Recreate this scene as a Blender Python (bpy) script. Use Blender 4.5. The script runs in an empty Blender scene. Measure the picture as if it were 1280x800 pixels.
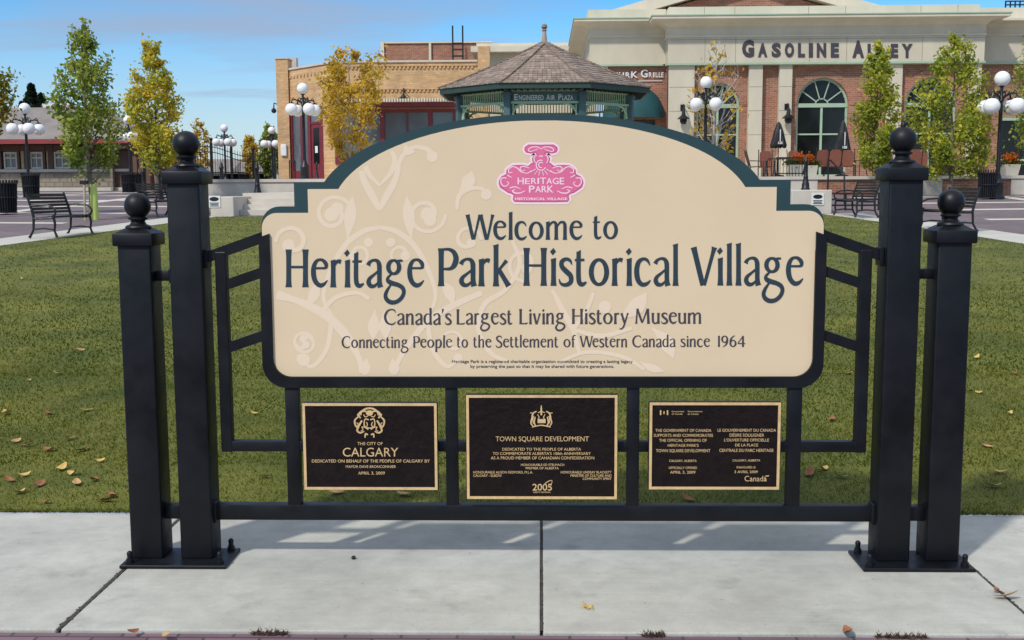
import bpy, bmesh, math, random
import numpy as np
from mathutils import Vector, Matrix
R = math.radians
rng = random.Random(7)
C = bpy.context.scene.collection
SC = bpy.context.scene

# ---------------------------------------------------------------- camera
FPX, PITCH, YAW, ROLL, EYE = 1400.0, R(6.7), R(1.5), R(-0.27), 1.65
cam_d = bpy.data.cameras.new('camera'); cam = bpy.data.objects.new('camera', cam_d); C.objects.link(cam)
cam_d.sensor_width = 36; cam_d.lens = FPX/1280*36; cam_d.clip_start = .05; cam_d.clip_end = 6000
CAMM = Matrix.Translation((0, 0, EYE)) @ Matrix.Rotation(YAW, 4, 'Z') @ Matrix.Rotation(R(90)-PITCH, 4, 'X') @ Matrix.Rotation(ROLL, 4, 'Z')
cam.matrix_world = CAMM
SC.camera = cam

# ---------------------------------------------------------------- sky, sun, exposure
SUN_DIR = Vector((0.60, 0.78, -1.0)).normalized()          # the way the light travels
SUN_EL = math.asin(-SUN_DIR.z); SUN_AZ = math.atan2(-SUN_DIR.x, -SUN_DIR.y)
world = bpy.data.worlds.new("World"); SC.world = world; world.use_nodes = True
nt = world.node_tree; nt.nodes.clear()
def N(t, **k):
    n = nt.nodes.new(t)
    for a, b in k.items(): setattr(n, a, b)
    return n
sky = N('ShaderNodeTexSky', sky_type='NISHITA', sun_disc=False, sun_elevation=SUN_EL, sun_rotation=SUN_AZ,
        altitude=1000, air_density=1.0, dust_density=.3, ozone_density=2.2)
tc = N('ShaderNodeTexCoord'); sep = N('ShaderNodeSeparateXYZ'); nt.links.new(tc.outputs['Generated'], sep.inputs[0])
zz = N('ShaderNodeMath', operation='MAXIMUM'); zz.inputs[1].default_value = 0.0; nt.links.new(sep.outputs[2], zz.inputs[0])
za = N('ShaderNodeMath', operation='ADD'); za.inputs[1].default_value = .10; nt.links.new(zz.outputs[0], za.inputs[0])
dx = N('ShaderNodeMath', operation='DIVIDE'); nt.links.new(sep.outputs[0], dx.inputs[0]); nt.links.new(za.outputs[0], dx.inputs[1])
dy = N('ShaderNodeMath', operation='DIVIDE'); nt.links.new(sep.outputs[1], dy.inputs[0]); nt.links.new(za.outputs[0], dy.inputs[1])
cb = N('ShaderNodeCombineXYZ'); nt.links.new(dx.outputs[0], cb.inputs[0]); nt.links.new(dy.outputs[0], cb.inputs[1])
mp = N('ShaderNodeMapping'); mp.inputs['Scale'].default_value = (.50, .95, 1); mp.inputs['Location'].default_value = (3.1, 1.7, 0); mp.inputs['Rotation'].default_value = (0, 0, R(6))
nt.links.new(cb.outputs[0], mp.inputs[0])
nz = N('ShaderNodeTexNoise'); nz.inputs['Scale'].default_value = 1.0; nz.inputs['Detail'].default_value = 6; nz.inputs['Roughness'].default_value = .52
nt.links.new(mp.outputs[0], nz.inputs['Vector'])
cr = N('ShaderNodeValToRGB'); cr.color_ramp.elements[0].position = .43; cr.color_ramp.elements[1].position = .60
nt.links.new(nz.outputs['Fac'], cr.inputs[0])
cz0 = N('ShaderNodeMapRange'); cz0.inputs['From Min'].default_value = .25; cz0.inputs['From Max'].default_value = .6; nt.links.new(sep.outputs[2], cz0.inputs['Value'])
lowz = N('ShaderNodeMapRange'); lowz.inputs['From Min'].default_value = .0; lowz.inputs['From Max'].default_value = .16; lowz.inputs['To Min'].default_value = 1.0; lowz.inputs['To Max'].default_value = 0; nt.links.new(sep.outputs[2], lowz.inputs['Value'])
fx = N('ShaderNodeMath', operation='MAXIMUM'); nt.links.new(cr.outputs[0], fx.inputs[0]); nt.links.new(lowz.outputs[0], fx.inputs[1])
hz = N('ShaderNodeMath', operation='MULTIPLY'); hz.inputs[1].default_value = .75; nt.links.new(cz0.outputs[0], hz.inputs[0])  # denser cloud overhead, outside the view, added to soften the shadows
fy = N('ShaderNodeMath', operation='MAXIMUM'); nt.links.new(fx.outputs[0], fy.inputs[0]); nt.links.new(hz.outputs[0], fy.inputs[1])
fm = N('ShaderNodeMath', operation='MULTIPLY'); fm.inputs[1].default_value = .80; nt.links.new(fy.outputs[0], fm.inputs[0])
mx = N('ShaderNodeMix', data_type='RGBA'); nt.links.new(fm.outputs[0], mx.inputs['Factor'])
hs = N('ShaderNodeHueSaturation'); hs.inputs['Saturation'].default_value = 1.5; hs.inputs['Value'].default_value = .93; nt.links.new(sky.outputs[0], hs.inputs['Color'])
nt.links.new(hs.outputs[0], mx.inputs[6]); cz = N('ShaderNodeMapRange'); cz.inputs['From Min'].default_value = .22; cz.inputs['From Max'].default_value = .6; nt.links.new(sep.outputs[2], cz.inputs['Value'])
cm = N('ShaderNodeMix', data_type='RGBA'); nt.links.new(cz.outputs[0], cm.inputs['Factor']); cm.inputs[6].default_value = (2.15, 2.6, 3.5, 1); cm.inputs[7].default_value = (6.4, 6.5, 6.8, 1)   # brighter cloud above the view, added for soft fill light
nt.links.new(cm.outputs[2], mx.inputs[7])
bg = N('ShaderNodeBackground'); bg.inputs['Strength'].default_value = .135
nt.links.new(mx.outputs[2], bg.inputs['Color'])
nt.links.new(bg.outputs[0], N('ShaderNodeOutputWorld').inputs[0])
sun_d = bpy.data.lights.new('sun', 'SUN'); sun_d.energy = 2.5; sun_d.angle = R(3.2); sun_d.color = (1, .95, .86)
sun = bpy.data.objects.new('sun', sun_d); C.objects.link(sun); sun.location = (-20, -20, 40)
sun.rotation_euler = SUN_DIR.to_track_quat('-Z', 'Y').to_euler()
SC.view_settings.view_transform = 'Standard'; SC.view_settings.look = 'None'; SC.view_settings.gamma = 1
SC.view_settings.exposure = 0.34; SC.view_settings.use_curve_mapping = False
SC.cycles.max_bounces = 6

# ---------------------------------------------------------------- helpers: pixels of the photograph to metres
CR3 = CAMM.to_3x3()
def ray(x, y): return CR3 @ Vector(((x-640)/FPX, -(y-400)/FPX, -1))
def at(x, y, Y):
    d = ray(x, y); t = Y/d.y
    return Vector((d.x*t, Y, EYE+d.z*t))
def X_(x, Y, y=236): return at(x, y, Y).x
def Z_(y, Y, x=678): return at(x, y, Y).z
PROF = [(-50, 0), (5.6, 0), (43, 1.33), (62, 1.63), (90, 1.7), (4000, 6)]
def gz(Y):
    for (a, za_), (b, zb) in zip(PROF, PROF[1:]):
        if Y <= b: return za_+(zb-za_)*(Y-a)/(b-a)
    return PROF[-1][1]
def ground(x, y):
    d = ray(x, y); lo, hi = 1.0, 300.0
    for _ in range(60):
        m = (lo+hi)/2; p = EYE+d.z*m/d.y
        if p > gz(m): lo = m
        else: hi = m
    return at(x, y, lo)

# ---------------------------------------------------------------- helpers: materials
def srgb(r, g, b):
    f = lambda c: (c/255/12.92) if c <= 10 else ((c/255+.055)/1.055)**2.4
    return (f(r), f(g), f(b))
def mat(name, col, rough=.6, var=.15, scale=6, bump=0, bscale=40, metal=0, spec=.5, col2=None, detail=5, stretch=None, island=0, trans=0):
    m = bpy.data.materials.new(name); m.use_nodes = True; t = m.node_tree; b = t.nodes['Principled BSDF']
    b.inputs['Roughness'].default_value = rough; b.inputs['Metallic'].default_value = metal
    b.inputs['Specular IOR Level'].default_value = spec
    co = t.nodes.new('ShaderNodeTexCoord'); src = co.outputs['Object']
    if stretch:
        mpn = t.nodes.new('ShaderNodeMapping'); mpn.inputs['Scale'].default_value = stretch; t.links.new(src, mpn.inputs[0]); src = mpn.outputs[0]
    n = t.nodes.new('ShaderNodeTexNoise'); n.inputs['Scale'].default_value = scale; n.inputs['Detail'].default_value = detail; n.inputs['Roughness'].default_value = .6
    t.links.new(src, n.inputs['Vector'])
    r = t.nodes.new('ShaderNodeValToRGB'); r.color_ramp.elements[0].position = .32; r.color_ramp.elements[1].position = .68
    lo = tuple(c*(1-var) for c in col); hi = tuple(min(1, c*(1+var)) for c in (col2 or col))
    if col2: lo = col
    r.color_ramp.elements[0].color = (*lo, 1); r.color_ramp.elements[1].color = (*hi, 1)
    t.links.new(n.outputs['Fac'], r.inputs[0]); outc = r.outputs[0]
    if island:
        g = t.nodes.new('ShaderNodeNewGeometry'); h = t.nodes.new('ShaderNodeHueSaturation'); mr = t.nodes.new('ShaderNodeMapRange')
        mr.inputs['To Min'].default_value = 1-island; mr.inputs['To Max'].default_value = 1+island
        t.links.new(g.outputs['Random Per Island'], mr.inputs['Value']); t.links.new(mr.outputs[0], h.inputs['Value']); t.links.new(outc, h.inputs['Color']); outc = h.outputs[0]
    t.links.new(outc, b.inputs['Base Color'])
    if name in ('black_painted_steel', 'black_cast_iron'):
        rr_ = t.nodes.new('ShaderNodeMapRange'); rr_.inputs['From Min'].default_value = .3; rr_.inputs['From Max'].default_value = .7; rr_.inputs['To Min'].default_value = rough-.1; rr_.inputs['To Max'].default_value = rough+.16; t.links.new(n.outputs['Fac'], rr_.inputs['Value']); t.links.new(rr_.outputs[0], b.inputs['Roughness'])
    if bump:
        n2 = t.nodes.new('ShaderNodeTexNoise'); n2.inputs['Scale'].default_value = bscale; n2.inputs['Detail'].default_value = 4; t.links.new(src, n2.inputs['Vector'])
        bp = t.nodes.new('ShaderNodeBump'); bp.inputs['Strength'].default_value = bump; bp.inputs['Distance'].default_value = .02
        t.links.new(n2.outputs['Fac'], bp.inputs['Height']); t.links.new(bp.outputs[0], b.inputs['Normal'])
    return m
def slab_mat(name, col):
    """old smooth-trowelled concrete: blotches, fine grit, faint broom lines, a few stains"""
    m = bpy.data.materials.new(name); m.use_nodes = True; t = m.node_tree; b = t.nodes['Principled BSDF']; b.inputs['Roughness'].default_value = .88; b.inputs['Specular IOR Level'].default_value = .3
    co = t.nodes.new('ShaderNodeTexCoord')
    def noise(sc, det, st=None, ro=.6):
        n = t.nodes.new('ShaderNodeTexNoise'); n.inputs['Scale'].default_value = sc; n.inputs['Detail'].default_value = det; n.inputs['Roughness'].default_value = ro
        if st:
            q = t.nodes.new('ShaderNodeMapping'); q.inputs['Scale'].default_value = st; t.links.new(co.outputs['Object'], q.inputs[0]); t.links.new(q.outputs[0], n.inputs['Vector'])
        else: t.links.new(co.outputs['Object'], n.inputs['Vector'])
        return n.outputs['Fac']
    def rng_(src, a, b_, lo, hi):
        q = t.nodes.new('ShaderNodeMapRange'); q.inputs['From Min'].default_value = a; q.inputs['From Max'].default_value = b_; q.inputs['To Min'].default_value = lo; q.inputs['To Max'].default_value = hi; t.links.new(src, q.inputs['Value']); return q.outputs[0]
    def mul(x, y):
        q = t.nodes.new('ShaderNodeMath'); q.operation = 'MULTIPLY'; t.links.new(x, q.inputs[0]); t.links.new(y, q.inputs[1]); return q.outputs[0]
    v = mul(rng_(noise(1.5, 6), .3, .7, .80, 1.12), rng_(noise(9, 8, None, .7), .3, .7, .87, 1.09))
    v = mul(v, rng_(noise(240, 3), .3, .7, .80, 1.16)); v = mul(v, rng_(noise(6, 3, (.25, 60, 1)), .35, .65, .93, 1.05))
    v = mul(v, rng_(noise(3.1, 4), .60, .72, 1.0, .80)); v = mul(v, rng_(noise(38, 2), .69, .74, 1.0, .62))
    h = t.nodes.new('ShaderNodeHueSaturation'); h.inputs['Color'].default_value = (*col, 1); t.links.new(v, h.inputs['Value']); t.links.new(h.outputs[0], b.inputs['Base Color'])
    bp = t.nodes.new('ShaderNodeBump'); bp.inputs['Strength'].default_value = .12; bp.inputs['Distance'].default_value = .004; t.links.new(noise(260, 4), bp.inputs['Height']); t.links.new(bp.outputs[0], b.inputs['Normal'])
    return m
def brick_mat(name, c1, c2, mortar, w=.22, h=.075, ms=.012, plane='xz', rough=.85, var=.22, off=.5):
    m = bpy.data.materials.new(name); m.use_nodes = True; t = m.node_tree; b = t.nodes['Principled BSDF']; b.inputs['Roughness'].default_value = rough
    co = t.nodes.new('ShaderNodeTexCoord'); s = t.nodes.new('ShaderNodeSeparateXYZ'); cbn = t.nodes.new('ShaderNodeCombineXYZ')
    t.links.new(co.outputs['Object'], s.inputs[0])
    if plane == 'xz':
        ad = t.nodes.new('ShaderNodeMath'); ad.operation = 'ADD'; t.links.new(s.outputs[0], ad.inputs[0]); t.links.new(s.outputs[1], ad.inputs[1])
        t.links.new(ad.outputs[0], cbn.inputs[0]); t.links.new(s.outputs[2], cbn.inputs[1])
    else:
        t.links.new(s.outputs[0], cbn.inputs[0]); t.links.new(s.outputs[1], cbn.inputs[1])
    br = t.nodes.new('ShaderNodeTexBrick'); br.offset = off
    br.inputs['Color1'].default_value = (*c1, 1); br.inputs['Color2'].default_value = (*c2, 1); br.inputs['Mortar'].default_value = (*mortar, 1)
    br.inputs['Scale'].default_value = 1; br.inputs['Brick Width'].default_value = w; br.inputs['Row Height'].default_value = h; br.inputs['Mortar Size'].default_value = ms
    t.links.new(cbn.outputs[0], br.inputs['Vector'])
    n = t.nodes.new('ShaderNodeTexNoise'); n.inputs['Scale'].default_value = .9; n.inputs['Detail'].default_value = 8; n.inputs['Roughness'].default_value = .7; t.links.new(co.outputs['Object'], n.inputs['Vector'])
    mr = t.nodes.new('ShaderNodeMapRange'); mr.inputs['From Min'].default_value = .3; mr.inputs['From Max'].default_value = .7
    mr.inputs['To Min'].default_value = 1-var; mr.inputs['To Max'].default_value = 1+var; t.links.new(n.outputs['Fac'], mr.inputs['Value'])
    hsv = t.nodes.new('ShaderNodeHueSaturation'); t.links.new(br.outputs['Color'], hsv.inputs['Color']); t.links.new(mr.outputs[0], hsv.inputs['Value'])
    t.links.new(hsv.outputs[0], b.inputs['Base Color'])
    bp = t.nodes.new('ShaderNodeBump'); bp.inputs['Strength'].default_value = .5; bp.inputs['Distance'].default_value = .01; bp.invert = True
    t.links.new(br.outputs['Fac'], bp.inputs['Height']); t.links.new(bp.outputs[0], b.inputs['Normal'])
    return m
def leaf_mat(name, stops, rough=.6):
    m = bpy.data.materials.new(name); m.use_nodes = True; t = m.node_tree; b = t.nodes['Principled BSDF']; b.inputs['Roughness'].default_value = rough
    b.inputs['Specular IOR Level'].default_value = .25
    g = t.nodes.new('ShaderNodeNewGeometry'); co = t.nodes.new('ShaderNodeTexCoord'); n = t.nodes.new('ShaderNodeTexNoise'); n.inputs['Scale'].default_value = .9; n.inputs['Detail'].default_value = 2
    t.links.new(co.outputs['Object'], n.inputs['Vector'])
    a = t.nodes.new('ShaderNodeMath'); a.operation = 'MULTIPLY_ADD'; a.inputs[1].default_value = .55
    s = t.nodes.new('ShaderNodeMath'); s.operation = 'MULTIPLY_ADD'; s.inputs[1].default_value = 1.5; s.inputs[2].default_value = -.50
    t.links.new(n.outputs['Fac'], s.inputs[0]); t.links.new(g.outputs['Random Per Island'], a.inputs[0]); t.links.new(s.outputs[0], a.inputs[2])
    r = t.nodes.new('ShaderNodeValToRGB')
    while len(r.color_ramp.elements) < len(stops): r.color_ramp.elements.new(.5)
    for e, (p, c) in zip(r.color_ramp.elements, stops): e.position = p; e.color = (*c, 1)
    t.links.new(a.outputs[0], r.inputs[0]); t.links.new(r.outputs[0], b.inputs['Base Color'])
    tr = t.nodes.new('ShaderNodeBsdfTranslucent'); t.links.new(r.outputs[0], tr.inputs['Color'])
    ms = t.nodes.new('ShaderNodeMixShader'); ms.inputs[0].default_value = .5
    t.links.new(b.outputs[0], ms.inputs[1]); t.links.new(tr.outputs[0], ms.inputs[2]); t.links.new(ms.outputs[0], t.nodes['Material Output'].inputs[0])
    return m

# ---------------------------------------------------------------- helpers: meshes
class MB:
    def __init__(s): s.v = []; s.f = []
    def add(s, vs, fs):
        o = len(s.v); s.v += [tuple(p) for p in vs]; s.f += [tuple(i+o for i in f) for f in fs]; return s
    def box(s, x0, x1, y0, y1, z0, z1):
        return s.add([(x0,y0,z0),(x1,y0,z0),(x1,y1,z0),(x0,y1,z0),(x0,y0,z1),(x1,y0,z1),(x1,y1,z1),(x0,y1,z1)],
                     [(0,3,2,1),(4,5,6,7),(0,1,5,4),(1,2,6,5),(2,3,7,6),(3,0,4,7)])
    def rbox(s, x0, x1, y0, y1, z0, z1, r=.006, seg=2):
        bm = bmesh.new(); bmesh.ops.create_cube(bm, size=1)
        for v in bm.verts: v.co = ((x0+x1)/2+v.co.x*(x1-x0), (y0+y1)/2+v.co.y*(y1-y0), (z0+z1)/2+v.co.z*(z1-z0))
        bmesh.ops.bevel(bm, geom=bm.edges[:], offset=r, segments=seg, affect='EDGES', profile=.5)
        return s.bm(bm)
    def bm(s, bm):
        bm.verts.index_update(); s.add([v.co[:] for v in bm.verts], [[v.index for v in f.verts] for f in bm.faces]); bm.free(); return s
    def bar(s, a, b, w, h=None, r=0):
        """square bar from a to b: w across, h along the remaining axis"""
        a, b = Vector(a), Vector(b); h = h or w; d = (b-a); L = d.length; d.normalize()
        up = Vector((0,0,1)) if abs(d.z) < .95 else Vector((0,1,0))
        sx = d.cross(up).normalized(); su = sx.cross(d).normalized()
        vs = []
        for p in (a, b):
            for i, j in ((-1,-1),(1,-1),(1,1),(-1,1)): vs.append(p+sx*(w/2*i)+su*(h/2*j))
        return s.add(vs, [(3,2,1,0),(4,5,6,7),(0,1,5,4),(1,2,6,5),(2,3,7,6),(3,0,4,7)])
    def tube(s, pts, r, n=8, r1=None):
        pts = [Vector(p) for p in pts]; k = len(pts); rs = r if isinstance(r, (list, tuple)) else [r+((r1 if r1 is not None else r)-r)*i/max(1, k-1) for i in range(k)]
        vs = []; fs = []; prev = None
        for i, p in enumerate(pts):
            d = (pts[min(i+1, k-1)]-pts[max(i-1, 0)]).normalized()
            ref = prev if prev is not None and abs(prev.dot(d)) < .95 else (Vector((0,0,1)) if abs(d.z) < .9 else Vector((1,0,0)))
            a = (ref-d*ref.dot(d)).normalized(); b = d.cross(a); prev = a
            for j in range(n):
                th = 2*math.pi*j/n; vs.append(p+(a*math.cos(th)+b*math.sin(th))*rs[i])
        for i in range(k-1):
            for j in range(n): fs.append((i*n+j, i*n+(j+1) % n, (i+1)*n+(j+1) % n, (i+1)*n+j))
        fs.append(tuple(range(n))[::-1]); fs.append(tuple((k-1)*n+j for j in range(n)))
        return s.add(vs, fs)
    def lathe(s, prof, c=(0,0,0), n=16):
        vs = []; fs = []
        for r, z in prof:
            for j in range(n):
                th = 2*math.pi*(j+.5)/n; vs.append((c[0]+r*math.cos(th), c[1]+r*math.sin(th), c[2]+z))
        for i in range(len(prof)-1):
            for j in range(n): fs.append((i*n+j, i*n+(j+1) % n, (i+1)*n+(j+1) % n, (i+1)*n+j))
        fs.append(tuple(range(n))[::-1]); fs.append(tuple((len(prof)-1)*n+j for j in range(n)))
        return s.add(vs, fs)
    def ball(s, c, r, n=20, m=12, sz=1):
        return s.lathe([(max(r*math.sin(math.pi*i/m), r*.01), -r*sz*math.cos(math.pi*i/m)) for i in range(m+1)], c, n)
    def prism(s, poly, y0, y1):
        """polygon of (x, z) pushed from y0 to y1"""
        k = len(poly); vs = [(x, y0, z) for x, z in poly]+[(x, y1, z) for x, z in poly]
        return s.add(vs, [tuple(range(k)), tuple(range(k, 2*k))[::-1]]+[(i, k+i, k+(i+1) % k, (i+1) % k) for i in range(k)])
    def xf(s, M):
        s.v = [tuple(M @ Vector(p)) for p in s.v]; return s
    def build(s, name, m, parent=None, smooth=False, loc=None):
        off = Vector((0,0,0)); q = parent
        if q is not None:
            while q.parent: q = q.parent
            off = Vector(q.location)
        elif loc is not None: off = Vector(loc)
        me = bpy.data.meshes.new(name); me.from_pydata([tuple(Vector(p)-off) for p in s.v], [], s.f); me.update()
        bm = bmesh.new(); bm.from_mesh(me); bmesh.ops.recalc_face_normals(bm, faces=bm.faces); bm.to_mesh(me); bm.free()
        if smooth:
            me.polygons.foreach_set('use_smooth', [True]*len(me.polygons)); me.set_sharp_from_angle(angle=R(38))
        me.materials.append(m); o = bpy.data.objects.new(name, me); C.objects.link(o)
        if parent is not None: o.parent = parent
        elif loc is not None: o.location = loc
        return o
def raw(name, verts, faces, m, parent=None, off=(0,0,0)):
    """many small faces straight from arrays"""
    me = bpy.data.meshes.new(name); verts = np.asarray(verts, dtype=np.float32)-np.asarray(off, dtype=np.float32); faces = np.asarray(faces, dtype=np.int32); k = faces.shape[1]
    me.vertices.add(len(verts)); me.vertices.foreach_set('co', verts.ravel()); me.loops.add(faces.size); me.loops.foreach_set('vertex_index', faces.ravel())
    me.polygons.add(len(faces)); me.polygons.foreach_set('loop_start', np.arange(0, faces.size, k, dtype=np.int32)); me.update(calc_edges=True); me.validate()
    me.materials.append(m); o = bpy.data.objects.new(name, me); C.objects.link(o)
    if parent is not None: o.parent = parent
    return o
def tag(o, label, cat, group=None, kind=None):
    o['label'] = label; o['category'] = cat
    if group: o['group'] = group
    if kind: o['kind'] = kind
    return o
def thing(name, label, cat, loc=(0,0,0), group=None, kind=None):
    o = bpy.data.objects.new(name, None); C.objects.link(o); o.location = loc; o.empty_display_size = .2
    return tag(o, label, cat, group, kind)
def struct(name, o_mb, m, smooth=False):
    o = o_mb.build(name, m, None, smooth); o['kind'] = 'structure'; return o
def copy_tree(o, parent=None):
    c = o.copy(); C.objects.link(c)
    if parent is not None: c.parent = parent
    for ch in list(o.children): copy_tree(ch, c)
    return c
def catmull(pts, n=7, closed=False):
    P = [np.array(p, float) for p in pts]; k = len(P)
    if k == 2 and not closed: return P
    out = []
    for i in range(k if closed else k-1):
        p1, p2 = P[i], P[(i+1) % k]; p0 = P[(i-1) % k] if closed or i > 0 else 2*p1-p2; p3 = P[(i+2) % k] if closed or i < k-2 else 2*p2-p1
        for j in range(n):
            t = j/n; out.append(.5*((2*p1)+(-p0+p2)*t+(2*p0-5*p1+4*p2-p3)*t*t+(-p0+3*p1-3*p2+p3)*t**3))
    if not closed: out.append(P[-1])
    return out
def strip(pts, closed=False):
    """ribbon polygon strip from (x, y, width) points -> verts2d, quads"""
    k = len(pts); vs = []; fs = []
    for i in range(k):
        a = pts[(i-1) % k] if closed or i > 0 else pts[i]; b = pts[(i+1) % k] if closed or i < k-1 else pts[i]
        d = np.array([b[0]-a[0], b[1]-a[1]]); L = np.hypot(*d) or 1; n = np.array([-d[1], d[0]])/L; w = max(pts[i][2], .02)/2
        vs.append((pts[i][0]+n[0]*w, pts[i][1]+n[1]*w)); vs.append((pts[i][0]-n[0]*w, pts[i][1]-n[1]*w))
    for i in range(k if closed else k-1):
        j = (i+1) % k; fs.append((2*i, 2*i+1, 2*j+1, 2*j))
    return vs, fs

# ---------------------------------------------------------------- hand drawn flared lettering (cap height 100)
def stem(x0, y0, x1, y1, w, f0=1.38, f1=1.38):
    L = math.hypot(x1-x0, y1-y0); out = []
    for d, k in ((0, 1), (4, .62), (10, .3), (20, .08)):
        t = d/L
        if t < .5: out.append((t, 1+(f0-1)*k))
    out.append((.5, 1))
    for d, k in ((20, .08), (10, .3), (4, .62), (0, 1)):
        t = 1-d/L
        if t > .5: out.append((t, 1+(f1-1)*k))
    return ('s', [(x0+(x1-x0)*t, y0+(y1-y0)*t, w*k) for t, k in out])
def cv(*p): return ('c', list(p))
def ring(cx, cy, rx, ry, ws, wt, tilt=0):
    return ('o', [(cx+rx*math.cos(a+tilt*0)+0, cy+ry*math.sin(a), wt+(ws-wt)*abs(math.cos(a-tilt))**1.3) for a in [2*math.pi*i/28 for i in range(28)]])
def poly(*p): return ('p', list(p))
BOWL_A = cv((35,43,6),(22,33,7),(10,23,10),(7,13,13),(12,4.5,12),(22,3,9),(32,10,6),(36,18,5))
BOWL_D = [cv((36,66,5),(27,71,7),(16,66,10),(8,52,13),(6.5,34,14),(9,16,13),(18,4.5,11),(27,5,8),(37,14,5))]
BOWL_P = [cv((13,58,5),(22,68,7),(32,71,9),(42,62,12),(46,42,14),(43,18,13),(35,5,11),(25,1.5,8),(13,6,5))]
ARCH = lambda a, b: cv((a,52,5),(a+7,64,7),(a+14,70,9),(b-4,69,10.5),(b,60,12.5),(b+.5,44,13),(b+.5,20,13),(b+.5,7,14),(b+.5,0,18))
LSERIF = lambda x, y: poly((x-8,y-1),(x+7,y+3),(x+6,y-9),(x-6,y-8))
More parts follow.
